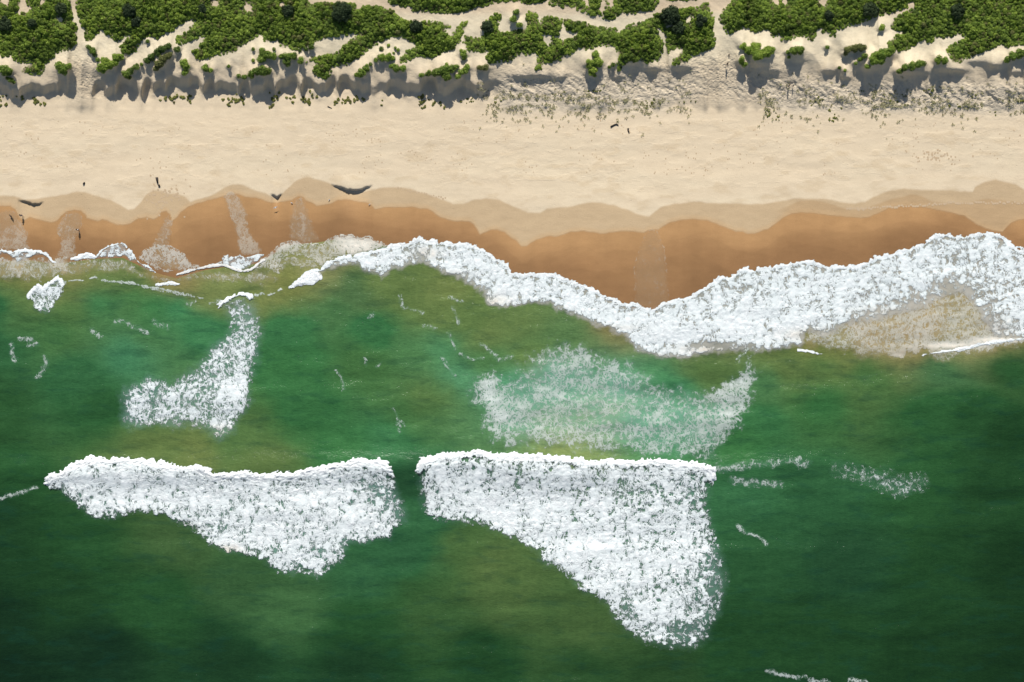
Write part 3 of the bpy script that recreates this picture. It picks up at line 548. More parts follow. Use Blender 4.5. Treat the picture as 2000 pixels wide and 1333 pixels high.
# main shore surf
sheet('surf_band', 'long band of white surf running along the shore from the centre to the right edge', 'wave',
  P('566,562 580,548 600,531 624,522 636,514 650,505 668,500 690,497 720,492 757,480 770,479 790,475 805,467 818,464 830,467 850,470 865,471 880,474 905,474 925,480 940,485 955,495 965,501 980,510 992,515 997,525 1000,532 1020,534 1060,536 1085,537 1105,545 1130,553 1150,560 1170,570 1190,580 1210,588 1225,594 1240,590 1250,597 1262,602 1272,604 1285,598 1295,591 1315,587 1335,580 1355,573 1375,560 1400,545 1410,541 1425,540 1440,530 1455,522 1470,525 1485,524 1500,522 1530,517 1545,512 1570,509 1600,511 1620,520 1650,519 1672,521 1690,513 1710,502 1730,498 1760,490 1780,482 1800,474 1820,462 1835,456 1850,457 1865,460 1900,457 1930,454 1950,456 1960,463 1975,475 1990,485 2010,494 2420,500'),
  P('568,564 590,562 620,546 636,534 660,528 690,518 706,530 732,538 745,548 765,531 785,526 800,523 815,518 828,513 832,521 845,529 860,534 875,541 890,546 898,547 905,559 925,564 940,576 945,591 955,601 975,606 990,606 1000,601 1020,601 1050,598 1075,601 1085,615 1100,612 1115,621 1145,631 1160,639 1185,646 1200,656 1215,661 1225,673 1235,683 1250,691 1270,698 1290,704 1320,701 1340,707 1360,699 1400,693 1420,690 1440,693 1460,686 1475,691 1500,691 1540,683 1565,681 1568,673 1575,663 1578,651 1590,656 1605,666 1620,663 1640,651 1650,643 1670,636 1700,631 1720,626 1740,619 1775,613 1800,609 1815,601 1830,589 1850,586 1880,578 1890,591 1905,609 1915,623 1925,636 1930,651 1940,661 1960,666 1985,663 2010,661 2420,660'),
  F_SURF, base=.64, fade=17, puff=11, pa=.38, frag=5.5, film=.60, filmfade=10, hf=.03, hd=4, crest=1.0, cw=9, lump=.07, cren=2, var=.42, lift=.10, seed=9,
  blobs=[(1900, 540, 70, 50, -.10), (1950, 600, 30, 40, -.16), (1860, 566, 46, 24, -.34), (1780, 596, 60, 18, -.32), (1700, 620, 56, 15, -.30), (1620, 648, 46, 13, -.28), (1915, 615, 22, 36, -.30), (1500, 640, 140, 30, .12), (1300, 660, 120, 24, .15), (1060, 580, 90, 20, .05), (800, 490, 40, 14, -.08), (1440, 560, 60, 14, -.08), (1600, 600, 120, 30, .06), (920, 500, 60, 20, .1), (1390, 672, 60, 8, -.2), (1700, 560, 60, 14, -.1), (700, 512, 40, 8, .3), (1390, 676, 90, 5, -.3)],
  siltb=[(1400, 682, 60, 8, .9), (1600, 655, 60, 12, .7), (950, 590, 40, 14, .7), (1060, 608, 40, 8, .7), (830, 495, 30, 14, .5), (1290, 698, 50, 6, .6), (1740, 610, 60, 10, .5), (1950, 640, 30, 20, .5), (870, 538, 40, 8, .5), (1180, 640, 60, 6, .3)])
sheet('backwash_foam', 'net of thin foam threads over sandy backwash below the right end of the surf band', 'foam',
  P('1560,676 1575,645 1600,640 1640,622 1700,605 1770,588 1820,572 1880,556 1915,585 1945,625 1955,640 2000,645 2420,645 2420,678 2000,676 1960,688 1920,700 1880,695 1840,714 1800,692 1760,710 1720,700 1690,706 1660,692 1620,690 1590,684'),
  None, F_WASH, pa=.12, base=.46, fade=20, frag=9, lump=.02, var=.4, film=.36, filmfade=22, seed=2, lo=.02, silt=.2, lift=.03,
  blobs=[(1860, 674, 60, 6, .5), (1960, 664, 60, 6, .6), (1790, 682, 40, 10, .2), (1756, 700, 12, 10, .4)], siltb=[(1760, 690, 120, 14, .4)])
sheet('foam_crest', 'thin bright wave lip below the sandy backwash near the right edge', 'wave',
  P('1800,694 1825,688 1850,684 1880,680 1910,672 1940,666 1970,662 2000,659 2420,655'), P('1800,696 1830,691 1855,688 1885,684 1915,677 1945,671 1970,668 2000,665 2420,660'), F_SURF, base=.9, fade=2, frag=3, hf=.12, hd=1, crest=1.3, cw=3, lump=.15, seed=1, step=1.2)
sheet('foam_crest', 'short bright wave lip at the lower tip of the surf band right of centre', 'wave',
  P('1558,682 1575,683 1595,688 1608,692'), P('1558,686 1575,688 1595,692 1608,693'), F_SURF, base=.9, fade=2, frag=1.5, crest=1.3, cw=4, lump=.1, seed=1, step=1.2)
# left shore surf
sheet('surf_band', 'white surf arc on the shore cut by the left edge', 'wave',
  P('-400,486 0,487 12,488 22,491 32,487 48,486 60,488 76,490 90,494 98,502 104,510 109,513'), P('-400,508 0,503 10,500 18,504 26,512 36,517 46,514 52,508 60,503 70,500 82,500 92,505 104,514'),
  F_SURF, base=.50, fade=7, frag=3, film=.3, filmfade=8, hf=.12, hd=2, crest=1.1, cw=5, lump=.05, var=.4, seed=3, step=1.2)
sheet('backwash_foam', 'tan foam wash fanning out below the surf arc at the left edge', 'foam',
  P('-40,500 20,504 60,500 100,506 112,500 136,498 140,512 136,528 134,538 118,540 108,530 96,542 92,520 76,520 60,520 50,532 44,550 30,548 18,530 8,520 -40,520'), None, F_WASH, pa=.12, base=.42, fade=8, frag=6, film=.55, filmfade=16, silt=.45, var=.4, lump=.02, seed=4, blobs=[(110, 512, 14, 20, .2)])
sheet('surf_crest', 'short curling wave lip left of the pointed foam lobe', 'wave', P('138,505 146,502 155,498 165,495 176,494 184,499 190,501'), P('138,508 148,509 158,507 168,506 178,506 184,506 190,504'), F_SURF, base=.95, fade=2, frag=1.5, hf=.12, hd=2, crest=1.4, cw=5, lump=.1, seed=6, step=1.1)
sheet('surf_lobe', 'pointed lobe of bubbly white foam with a tail on the left shore', 'wave',
  P('186,503 194,494 200,486 210,480 222,477 232,474 240,473 246,478 250,486 258,492 264,500 270,508 280,516 292,521 302,527 308,534'), P('190,506 202,503 212,507 224,506 236,503 246,503 254,510 266,512 276,522 284,530 294,532 306,536'),
  F_SURF, base=.52, fade=6, frag=3, film=.4, filmfade=6, hf=.08, hd=2, crest=.85, cw=3, lump=.04, var=.4, seed=7, step=1.1)
sheet('swash_fan', 'round lacy fan of spent foam on brown wet sand left of centre', 'foam',
  P('266,503 276,492 286,484 300,480 316,477 332,480 346,488 358,494 368,506 376,516 392,520 378,527 350,530 322,532 306,526 290,516 276,510'), None, F_WASH, pa=.12, base=.52, fade=5, frag=2.5, film=.28, filmfade=10, rim=.8, silt=.2, var=.3, lump=.02, seed=8, blobs=[(330, 522, 26, 10, -.35)])
sheet('surf_band', 'thin curling wave lip with bubbly foam above it on the left shore', 'wave',
  P('344,537 356,531 372,526 392,522 404,518 420,516 432,510 436,500 446,498 458,502 468,498 478,502 494,500 505,497 516,496 520,499'), P('344,538 358,535 374,531 394,527 410,524 428,520 442,520 452,525 464,529 478,530 486,526 492,518 504,510 516,502'),
  F_SURF, base=.50, fade=5, frag=2.6, film=.45, filmfade=6, hf=.05, hd=2, crest=.7, cw=4, lump=.03, var=.35, seed=1, step=1.1, blobs=[(380, 528, 40, 5, .4), (450, 522, 30, 6, .3), (508, 499, 12, 6, .4)])
sheet('foam_crest', 'cream coloured rolled wave edge between tan sand and olive water on the left shore', 'wave',
  P('344,536 372,527 402,519 430,515 448,518 462,525 478,528 490,524 504,513 516,506'), P('344,539 372,531 402,524 430,520 446,523 460,530 478,532 492,528 506,517 518,509'), F_SURF, base=1.1, fade=1, frag=.8, hf=.12, hd=1.5, crest=1.1, cw=3, lump=.03, silt=.2, seed=2, step=1.0, lift=.12)
sheet('backwash_foam', 'speckled foam wash over olive water left of the surf band start', 'foam',
  P('514,506 530,494 542,482 552,474 566,470 580,471 592,478 606,474 618,476 628,478 640,468 655,461 672,458 686,458 700,464 716,461 730,465 745,472 757,480 744,488 716,494 690,498 668,502 650,508 640,516 626,520 612,508 590,500 566,498 548,504 548,520 546,534 530,528 514,518 500,526 494,520'),
  None, F_WASH, pa=.12, base=.55, fade=6, frag=3, film=.25, filmfade=12, silt=.2, var=.3, lump=.05, rim=.95, seed=5, lo=.02,
  blobs=[(700, 480, 46, 20, .30), (560, 480, 30, 10, .14), (600, 495, 60, 10, -.2), (560, 512, 40, 14, -.05), (640, 490, 16, 20, -.1)])
sheet('backwash_foam', 'faint foam net over olive water above the small breaker left of centre', 'foam',
  P('500,512 530,500 570,496 612,506 628,520 610,530 590,528 560,520 552,536 536,536 520,528 500,530'), None, F_WASH, pa=.12, base=.34, fade=8, frag=6, film=.18, filmfade=14, silt=.3, var=.3, lump=.0, seed=6)
sheet('breaking_wave', 'small curling breaker joined to the left end of the surf band', 'wave',
  P('564,566 566,560 574,554 584,546 592,536 602,531 614,528 624,532 630,540'), P('568,560 578,560 592,560 604,560 612,556 622,552 631,546'), F_BREAK, base=.98, fade=4, frag=2.5, hf=.25, hd=2.5, crest=1.2, cw=9, lump=.08, seed=4, step=1.1)
sheet('foam_crest', 'thin white line along the green drop off on the left shore', 'wave',
  P('126,556 134,549 146,546 160,547 176,543 186,539 196,546 214,548 236,549 260,552 282,558 304,562 330,566 360,572 396,582'), P('126,558 134,552 146,549 160,550 176,546 186,543 196,549 214,552 236,553 260,556 282,563 304,568 330,573 360,578 396,585'), F_LACE, pa=.12, base=.55, fade=1, frag=2.2, crest=.62, cw=3, lump=.02, var=.7, seed=3, step=1.1)
sheet('foam_crest', 'small white lip above the thin foam line on the left shore', 'wave', P('304,554 318,552 330,550 342,552 352,555'), P('304,558 318,558 330,558 342,558 352,556'), F_SURF, base=1, fade=2, frag=1.5, crest=1.3, cw=4, hf=.12, hd=1, seed=2, step=1.1)
sheet('foam_crest', 'broken white line between the boomerang whitewater and the small curling breaker', 'wave', P('488,574 505,575 512,570 520,576 540,570 548,562 556,568'), P('488,578 505,579 513,575 522,579 540,574 549,567 558,572'), F_LACE, pa=.12, base=.5, fade=1, frag=1.6, crest=.6, cw=3, lump=.02, var=.7, seed=1, step=1.1)

sheet('backwash_foam', 'thin see through wash with scattered foam joining the small surf lobes of the left shore', 'foam',
  P('-400,498 0,498 60,506 112,506 140,500 190,500 250,508 280,528 310,538 345,540 380,530 430,526 470,532 505,520 540,530 560,548 520,560 470,556 400,552 345,556 300,548 250,538 190,536 130,542 60,552 0,552 -400,552'), None, F_WASH, pa=.12, base=.26, fade=14, frag=9, film=.34, filmfade=22, silt=.3, var=.34, lump=.0, seed=9, lift=.02,
  blobs=[(250, 512, 60, 8, .12), (480, 535, 60, 8, .14), (60, 520, 60, 14, .14)])
# thin swash tongues running up the wet sand
for lab, pl, ba, bl in [
  ('greyish film of spent swash at the left edge with a curly foam texture', '-400,410 0,412 20,408 34,420 44,440 56,456 54,478 60,488 30,490 0,490 -400,490', .42, [(36, 470, 16, 20, .12), (10, 430, 30, 20, -.3)]),
  ('swash tongue with a scalloped left edge beside the walking person', '120,432 128,416 145,412 158,416 162,430 158,450 146,470 148,490 150,502 138,508 112,504 116,484 120,470 112,456 112,444', .40, [(128, 490, 12, 20, .16), (145, 430, 20, 16, -.35)]),
  ('slim wedge of swash pointing up beside a cream ridge on the left wet sand', '292,488 306,462 316,440 322,424 330,420 336,432 334,455 330,478 322,484 306,486', .34, []),
  ('tallest streaky swash tongue reaching up to the dry line left of centre', '436,384 446,372 456,372 468,384 478,402 484,420 484,440 490,458 500,470 512,486 512,498 492,500 474,500 466,488 462,460 452,430 442,404', .46, [(480, 470, 14, 30, .12), (450, 395, 10, 20, .05)]),
  ('faint swash tongue with a double line right edge above the foam wash', '572,396 578,386 588,384 597,394 604,420 614,445 624,470 606,476 592,478 580,472 566,470 564,440 568,415', .22, [(592, 440, 5, 30, .3)]),
  ('bullet shaped greenish swash tongue on the brown wet sand right of centre', '1242,600 1239,560 1238,520 1246,492 1256,468 1262,452 1270,449 1282,450 1292,468 1299,492 1303,530 1304,560 1308,592 1290,596 1270,604', .08, [(1275, 540, 14, 30, .05)])]:
    sheet('swash_tongue', lab, 'swash', P(pl), None, F_SWASH, pa=.12, base=ba + .02, fade=5, frag=1.5, film=(.16 if 'bullet' in lab else .26), filmfade=7, rim=.5, silt=.45, var=.2, lump=0, blobs=bl, lift=.05, step=1.3, seed=len(lab) % 7)

# loose streaks of foam, then sun glints painted with the same white sheets
def streaks(lab, lines, w=5.0, mat=F_LACE, base=.33, seed=0):
    allc, allf, da = [], [], []; off = 0
    for ln in lines:
        p = P(ln); u0, v0 = p.min(0) - w * 3; u1, v1 = p.max(0) + w * 3
        gu, gv = np.arange(u0, u1, 1.3), np.arange(v0, v1, 1.3); u, v = np.meshgrid(gu, gv)
        uj = u + 9 * (fbm(u / 13, v / 13, 3, 5 + seed) - .5); vj = v + 9 * (fbm(u / 13, v / 13, 3, 8 + seed) - .5)
        d = base * np.exp(-(dline(uj, vj, p) / w) ** 2) * (.5 + 1.0 * fbm(u / 9, v / 9, 2, 3))
        vis = d > .05; kf = vis[1:, :-1] & vis[1:, 1:] & vis[:-1, 1:] & vis[:-1, :-1]
        if not kf.any(): continue
        x, y, z = to_xyz(u, v, np.maximum(wave_z(u, v), 0) + .05)
        c_, f_, a_ = compact(np.stack([x, y, z], -1).reshape(-1, 3), grid_faces(len(gv), len(gu), kf), {'d': d.ravel()})
        allc.append(c_); allf.append(f_ + off); da.append(a_['d']); off += len(c_)
    d = np.concatenate(da)
    o = mesh_from('foam_or_glint_streaks', np.concatenate(allc), np.concatenate(allf), mat, True, {'froth': d, 'film': np.clip(d * .2, 0, .08), 'silt': d * 0})
    tag(o, lab, 'foam', None, 'stuff')
streaks('thin curls of foam on the green water at the left', ['228,630 242,628 256,634 270,642 286,650', '300,628 312,634 326,638', '180,646 190,652 198,658', '20,672 24,690 28,705', '86,696 92,705 88,722 74,738', '36,660 60,664', '120,560 126,552', '366,596 378,588', '412,594 420,588 430,592', '60,676 72,672'])
streaks('thin curls of foam on the olive water below the surf band', ['780,576 784,590 790,604', '796,600 808,604 824,612', '722,620 730,614', '876,650 884,668 888,682', '862,700 872,712 890,735', '828,636 850,642', '884,600 892,616 898,630', '655,725 666,735 672,760', '766,800 780,820 790,832', '712,700 716,712', '736,715 742,708', '940,672 960,690 975,706 1000,694', '900,690 925,702 945,700', '876,582 900,590', '776,825 782,845', '1440,700 1452,692 1460,680'], w=3.6)
streaks('sun sparkle drawn as white flecks trailing right from the right breaker', ['1400,918 1440,912 1480,908 1530,902 1558,900', '1430,938 1470,944 1526,946', '1560,908 1580,906'], w=7, base=.36)  # sparkle on the ripples, put in as white foam colour
streaks('pale sun sparkle painted on the dark water right of the right breaker', ['1640,918 1690,930 1740,950 1790,946', '1700,935 1760,958 1800,940', '1730,930 1770,950'], w=18, base=.20)  # broad sparkle patch, its brightness painted with thin foam
streaks('sun glints painted as white flecks near the bottom edge at right', ['1440,1028 1470,1046 1500,1062', '1500,1312 1530,1318 1560,1326', '1560,1322 1590,1330 1620,1333', '1660,1328 1690,1331', '0,975 40,962 72,952'], w=4, base=.5)  # sun glints off wave facets, painted as foam

# ------------------------------------------------------------------ vegetation
def leaf_mat(name, dark, mid_, bright, tip):
    b = NT(name); oi = b.n('ShaderNodeObjectInfo'); ge = b.n('ShaderNodeNewGeometry')
    n = b.noise(ge.outputs['Position'], .22, 4, .6); n2 = b.noise(ge.outputs['Position'], .9, 3)
    rnd = b.math('ADD', b.math('MULTIPLY', oi.outputs['Random'], .5), b.math('MULTIPLY', n, .9)); rnd = b.math('ADD', rnd, b.math('MULTIPLY', n2, .5))
    c = b.mix(b.mapr(rnd, .62, 1.0), dark, mid_); c = b.mix(b.mapr(rnd, .95, 1.35), c, bright)
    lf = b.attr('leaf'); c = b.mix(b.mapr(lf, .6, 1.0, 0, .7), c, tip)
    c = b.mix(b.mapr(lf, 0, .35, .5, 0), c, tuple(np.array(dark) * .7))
    c = b.mix(b.mapr(oi.outputs['Random'], .93, .95, 0, .7), c, (.13, .11, .06)); c = b.mix(b.mapr(oi.outputs['Random'], .06, .04, 0, .7), c, dark)
    p = b.bsdf(base_color=c, roughness=.6, specular_ior_level=.2)
    tl = b.n('ShaderNodeBsdfTranslucent', color=c); mx = b.n('ShaderNodeMixShader', i0=.18, i1=p.outputs[0], i2=tl.outputs[0])
    return b.done(mx.outputs[0])
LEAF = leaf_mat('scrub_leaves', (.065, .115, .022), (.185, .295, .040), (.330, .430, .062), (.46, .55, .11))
LEAFD = leaf_mat('dark_leaves', (.030, .050, .024), (.050, .080, .034), (.075, .108, .042), (.10, .14, .06))
TUFT = leaf_mat('grass_tufts', (.17, .19, .05), (.26, .28, .07), (.35, .36, .10), (.42, .42, .14))
DRYG = leaf_mat('dry_grass', (.24, .24, .11), (.34, .33, .16), (.42, .40, .22), (.48, .45, .28))
TWIG = flat_mat('bark', (.09, .065, .045), .9, .3)

def dome(seed, n=300, leaf=.17, flat=.75):
    """unit-radius lumpy dome of small leaf faces plus an inner core; returns verts, quads, per-vertex leaf tone"""
    r = np.random.default_rng(seed)
    az_ = r.random(n) * 2 * np.pi; el_ = np.arcsin(r.random(n) ** .8)
    d = np.stack([np.cos(az_) * np.cos(el_), np.sin(az_) * np.cos(el_), np.sin(el_)], -1)
    k = r.normal(size=(9, 3)); k[:, 2] = abs(k[:, 2]); k /= np.linalg.norm(k, axis=1)[:, None]
    lump = np.max(np.clip((d @ k.T - .72) / .28, 0, 1), 1)
    rad = .72 + .28 * lump + r.normal(size=n) * .05
    p = d * rad[:, None]; p[:, 2] *= flat
    nrm = d + r.normal(size=(n, 3)) * .45; nrm /= np.linalg.norm(nrm, axis=1)[:, None]
    a = np.cross(nrm, r.normal(size=(n, 3))); a /= np.linalg.norm(a, axis=1)[:, None]; bb = np.cross(nrm, a)
    s = (leaf * (.6 + .8 * r.random(n)))[:, None]
    vv = np.stack([p - a * s, p - bb * s * .55, p + a * s, p + bb * s * .55], 1).reshape(-1, 3)
    f = np.arange(4 * n).reshape(n, 4)
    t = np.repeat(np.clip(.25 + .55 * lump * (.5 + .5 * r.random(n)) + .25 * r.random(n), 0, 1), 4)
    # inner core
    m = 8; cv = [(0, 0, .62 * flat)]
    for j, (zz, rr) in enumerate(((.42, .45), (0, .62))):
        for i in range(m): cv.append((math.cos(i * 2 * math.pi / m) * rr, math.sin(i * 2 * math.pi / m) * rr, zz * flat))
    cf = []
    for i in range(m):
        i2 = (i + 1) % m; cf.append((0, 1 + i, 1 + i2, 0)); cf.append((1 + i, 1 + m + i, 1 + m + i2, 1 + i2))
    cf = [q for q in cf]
    return vv, f, t, np.array(cv), cf
PROTO = [dome(i) for i in range(6)]
def dome_mesh(items, rs):
    """items: (x,y,z,r,hz) -> merged arrays"""
    V_, F_, T2 = [], [], []; off = 0
    for x, y, z, r, hz in items:
        vv, f, t, cv, cf = PROTO[rs.integers(6)]; a = rs.random() * 6.28; c_, s_ = math.cos(a), math.sin(a)
        for arr, fc, tt in ((vv, f, t), (cv, np.array([q if len(set(q)) == 4 else q for q in cf]), np.full(len(cv), .1))):
            q = np.stack([(arr[:, 0] * c_ - arr[:, 1] * s_) * r + x, (arr[:, 0] * s_ + arr[:, 1] * c_) * r + y, arr[:, 2] * hz + z], -1)
            V_.append(q); F_.append(fc + off); T2.append(tt); off += len(q)
    return np.concatenate(V_), F_, np.concatenate(T2)
def faces_to_mesh(name, V_, F_, attrs, mat):
    me = bpy.data.meshes.new(name); quads = np.concatenate(F_)
    tri = quads[:, 0] == quads[:, 3]
    me.vertices.add(len(V_)); me.vertices.foreach_set('co', V_.astype(np.float32).ravel())
    q4 = quads[~tri]; q3 = quads[tri][:, :3]
    li = np.concatenate([q4.ravel(), q3.ravel()]).astype(np.int32)
    ls = np.concatenate([np.arange(len(q4)) * 4, len(q4) * 4 + np.arange(len(q3)) * 3]).astype(np.int32)
    me.loops.add(len(li)); me.loops.foreach_set('vertex_index', li)
    me.polygons.add(len(ls)); me.polygons.foreach_set('loop_start', ls)
    for a, arr in attrs.items():
        at = me.attributes.new(a, 'FLOAT', 'POINT'); at.data.foreach_set('value', arr.astype(np.float32))
    me.update(calc_edges=True); me.validate(); me.materials.append(mat); return me
# prototypes for the massed scrub live in a collection of their own that is not in the scene
pc = bpy.data.collections.new('scrub_kinds')
for i in range(6):
    V_, F_, T2 = dome_mesh([(0, 0, 0, 1, 1)], np.random.default_rng(i))
    pc.objects.link(bpy.data.objects.new('shrub_kind', faces_to_mesh('shrub_kind', V_, F_, {'leaf': T2}, LEAF)))
def scatter_tree(coll):
    g = bpy.data.node_groups.new('scatter', 'GeometryNodeTree')
    g.interface.new_socket('Geometry', in_out='INPUT', socket_type='NodeSocketGeometry'); g.interface.new_socket('Geometry', in_out='OUTPUT', socket_type='NodeSocketGeometry')
    N = g.nodes; i = N.new('NodeGroupInput'); o = N.new('NodeGroupOutput')
    ci = N.new('GeometryNodeCollectionInfo'); ci.inputs[0].default_value = coll; ci.inputs['Separate Children'].default_value = True; ci.inputs['Reset Children'].default_value = True
    ip = N.new('GeometryNodeInstanceOnPoints'); ip.inputs['Pick Instance'].default_value = True
    def na(nm, ty):
        x = N.new('GeometryNodeInputNamedAttribute'); x.data_type = ty; x.inputs[0].default_value = nm
        return next(s for s in x.outputs if s.name == 'Attribute' and s.enabled)
    Lk = g.links; Lk.new(i.outputs[0], ip.inputs['Points']); Lk.new(ci.outputs[0], ip.inputs['Instance'])
    Lk.new(na('kind_id', 'INT'), ip.inputs['Instance Index']); Lk.new(na('spin', 'FLOAT_VECTOR'), ip.inputs['Rotation']); Lk.new(na('size', 'FLOAT_VECTOR'), ip.inputs['Scale'])
    Lk.new(ip.outputs[0], o.inputs[0]); return g
GTREE = scatter_tree(pc)
def scatter(name, pts, size, label, cat, tree, nk=6):
    me = bpy.data.meshes.new(name); n = len(pts); me.vertices.add(n); me.vertices.foreach_set('co', pts.astype(np.float32).ravel())
    a = me.attributes.new('kind_id', 'INT', 'POINT'); a.data.foreach_set('value', RNG.integers(0, nk, n).astype(np.int32))
    a = me.attributes.new('spin', 'FLOAT_VECTOR', 'POINT'); sp_ = np.zeros((n, 3), np.float32); sp_[:, 2] = RNG.random(n) * 6.28; a.data.foreach_set('vector', sp_.ravel())
    a = me.attributes.new('size', 'FLOAT_VECTOR', 'POINT'); a.data.foreach_set('vector', size.astype(np.float32).ravel())
    o = bpy.data.objects.new(name, me); COL.objects.link(o)
    md = o.modifiers.new('scatter', 'NODES'); md.node_group = tree
    tag(o, label, cat, None, 'stuff'); return o
for k, (lab, poly) in enumerate(SCRUB):
    u0, v0 = poly.min(0); u1, v1 = poly.max(0); st = 3.9
    gu, gv = np.meshgrid(np.arange(u0, u1, st), np.arange(v0, v1, st))
    gu = (gu + RNG.uniform(-2.4, 2.4, gu.shape)).ravel(); gv = (gv + RNG.uniform(-2.4, 2.4, gv.shape)).ravel()
    s_ = sdf(gu, gv, poly)
    for p in HOLES: s_ = np.minimum(s_, -sdf(gu, gv, p, 20))
    for a, bb, r in HOLES_E: s_ = np.minimum(s_, np.hypot(gu - a, gv - bb) - r)
    s_ = s_ + 3 * (fbm(gu / 8, gv / 8, 2, 3) - .5)
    m = (s_ > 1.5) & (RNG.random(len(gu)) < .97); gu, gv, s_ = gu[m], gv[m], s_[m]
    big = fbm(gu / 30, gv / 24, 3, 7)
    r = np.minimum(RNG.uniform(.20, .52, len(gu)) + .35 * RNG.random(len(gu)) ** 5 + .4 * np.clip(big - .5, 0, 1), .24 + s_ / PX * .6)
    hz = r * RNG.uniform(.7, 1.15, len(gu)) * (.7 + .7 * sstep(.35, .7, big)) + .2 * sstep(6, 20, s_)
    zz = zt(gu, gv) - .12 + .5 * sstep(5, 25, s_) * fbm(gu / 14, gv / 14, 2, 2)
    x, y, z = to_xyz(gu, gv, zz)
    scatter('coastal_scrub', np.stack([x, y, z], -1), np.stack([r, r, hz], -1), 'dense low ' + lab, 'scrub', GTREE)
# isolated bushes
def bush(name, chain, label, cat, mat, tall=1.0, dense=1.0):
    rs = np.random.default_rng(int(abs(chain[0][0]) * 7 + 3)); items = []
    cu_, cv_ = np.mean([c[0] for c in chain]), np.mean([c[1] for c in chain])
    zc = float(zt(cu_, cv_)[0]); ox, oy, oz = to_xyz(cu_, cv_, zc)
    for a, bb, r in chain:
        n = max(1, int(dense * (r / 3.6) ** 2))
        for i in range(n):
            q = math.sqrt((i + .5) / n) * max(r - 3.2, 0); th = i * 2.4 + rs.random()
            uu, vv = a + q * math.cos(th), bb + q * math.sin(th); rr = min(rs.uniform(.5, .8), r / PX * .95)
            zz = float(zt(uu, vv)[0]); dome_h = math.sqrt(max(0, 1 - (q / (r + .1)) ** 2)) * r / PX * .55 * tall
            x, y, z = to_xyz(uu, vv, zz - .1 + dome_h * .6); items.append((x - ox, y - oy, z - oz, rr, rr * rs.uniform(.8, 1.1) * tall ** .5))
    V_, F_, T2 = dome_mesh(items, rs); me = faces_to_mesh(name, V_, F_, {'leaf': T2}, mat)
    o = bpy.data.objects.new(name, me); COL.objects.link(o); o.location = (ox, oy, oz); return tag(o, label, cat)
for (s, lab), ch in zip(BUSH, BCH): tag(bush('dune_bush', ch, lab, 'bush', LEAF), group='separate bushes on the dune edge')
for (a, bb, r), lab in DARK: tag(bush('dark_shrub', [(a, bb, r)], lab, 'shrub', LEAFD, 1.7, 1.2), group='dark shrubs standing in the scrub')

# grass tufts: a few kinds, copied one by one
def tuft_mesh(name, seed, mat, n=46, hgt=.42, spread=.34):
    r = np.random.default_rng(seed); th = r.random(n) * 6.28; ln = r.uniform(.6, 1, n) * hgt; lean = r.uniform(.1, 1, n) * spread; w = .03
    bx, by = np.cos(th) * .07, np.sin(th) * .07; tx, ty = np.cos(th) * lean, np.sin(th) * lean; px_, py_ = -np.sin(th) * w, np.cos(th) * w
    z0 = np.zeros(n) - .03
    V_ = np.stack([np.stack([bx - px_, by - py_, z0], -1), np.stack([bx + px_, by + py_, z0], -1),
                   np.stack([tx * .6 + px_, ty * .6 + py_, ln * .8], -1), np.stack([tx * .6 - px_, ty * .6 - py_, ln * .8], -1),
                   np.stack([tx + px_ * .4, ty + py_ * .4, ln], -1), np.stack([tx - px_ * .4, ty - py_ * .4, ln], -1)], 1).reshape(-1, 3)
    i = np.arange(n)[:, None] * 6; F_ = [i + np.array([[0, 1, 2, 3]]), i + np.array([[3, 2, 4, 5]])]
    t = np.tile([.2, .2, .6, .6, 1, 1], n).astype(float)
    return faces_to_mesh(name, V_, F_, {'leaf': t}, mat)
TM = []
for i in range(4):
    r_ = np.random.default_rng(40 + i)
    V_, F_, T2 = dome_mesh([(r_.normal() * .12, r_.normal() * .12, -.03, .22, .26) for _ in range(3)], r_)
    TM.append(faces_to_mesh('grass_tuft', V_, F_, {'leaf': T2}, TUFT))
zones = [(0, 105, 188, 206, 26, 'small yellow green grass tuft at the dune foot at the left edge', 'grass tufts at the dune foot at the far left'),
         (278, 372, 186, 204, 26, 'small grass tuft at the dune foot below the pair of parallel slanting bushes', 'grass tufts at the dune foot below the parallel bushes'),
         (430, 480, 182, 208, 24, 'small grass tuft at the dune foot just left of the long scarp lip bush', 'grass tufts left of the long scarp bush'),
         (527, 625, 180, 212, 42, 'small grass tuft at the dune foot right of the long scarp lip bush', 'grass tufts right of the long scarp bush'),
         (640, 726, 190, 208, 28, 'small grass tuft at the dune foot below the wedge shaped bush', 'grass tufts below the wedge shaped bush'),
         (745, 870, 186, 214, 26, 'small grass tuft at the dune foot below the central blowout', 'grass tufts below the central blowout'),
         (880, 1370, 178, 214, 56, 'green tuft among dry grass on the rumpled sand right of centre', 'green tufts in the dry grass right of centre'),
         (1490, 1830, 176, 240, 56, 'green tuft on the wind rumpled sand in the right third', 'green tufts on the rumpled sand at right'),
         (1830, 2040, 180, 235, 34, 'green tuft among dry grass near the right edge', 'green tufts near the right edge')]
for a, bb, c0, c1, n, lab, grp in zones:
    rr = np.random.default_rng(int(a) + 5)
    cs = [(rr.uniform(a, bb), rr.uniform(c0, c1)) for _ in range(max(4, n // 5))]
    for i in range(int(n * .75)):
        cx_, cy_ = cs[rr.integers(len(cs))]; uu = min(max(cx_ + rr.normal() * 9, a), bb); vv = min(max(cy_ + rr.normal() * 3.5, c0), c1)
        z = float(zt(uu, vv)[0]); o = bpy.data.objects.new('grass_tuft', TM[rr.integers(4)]); COL.objects.link(o)
        o.location = to_xyz(uu, vv, z); q = rr.uniform(.5, 1.15) if a > 870 else rr.uniform(.8, 1.5); o.scale = (q, q, q * .9); o.rotation_euler = (0, 0, rr.random() * 6)
        tag(o, lab, 'grass', grp)
dc = bpy.data.collections.new('grass_kinds')
for i in range(4): dc.objects.link(bpy.data.objects.new('grass_kind', tuft_mesh('grass_kind', 20 + i, DRYG, 12, .17, .42)))
DTREE = scatter_tree(dc)
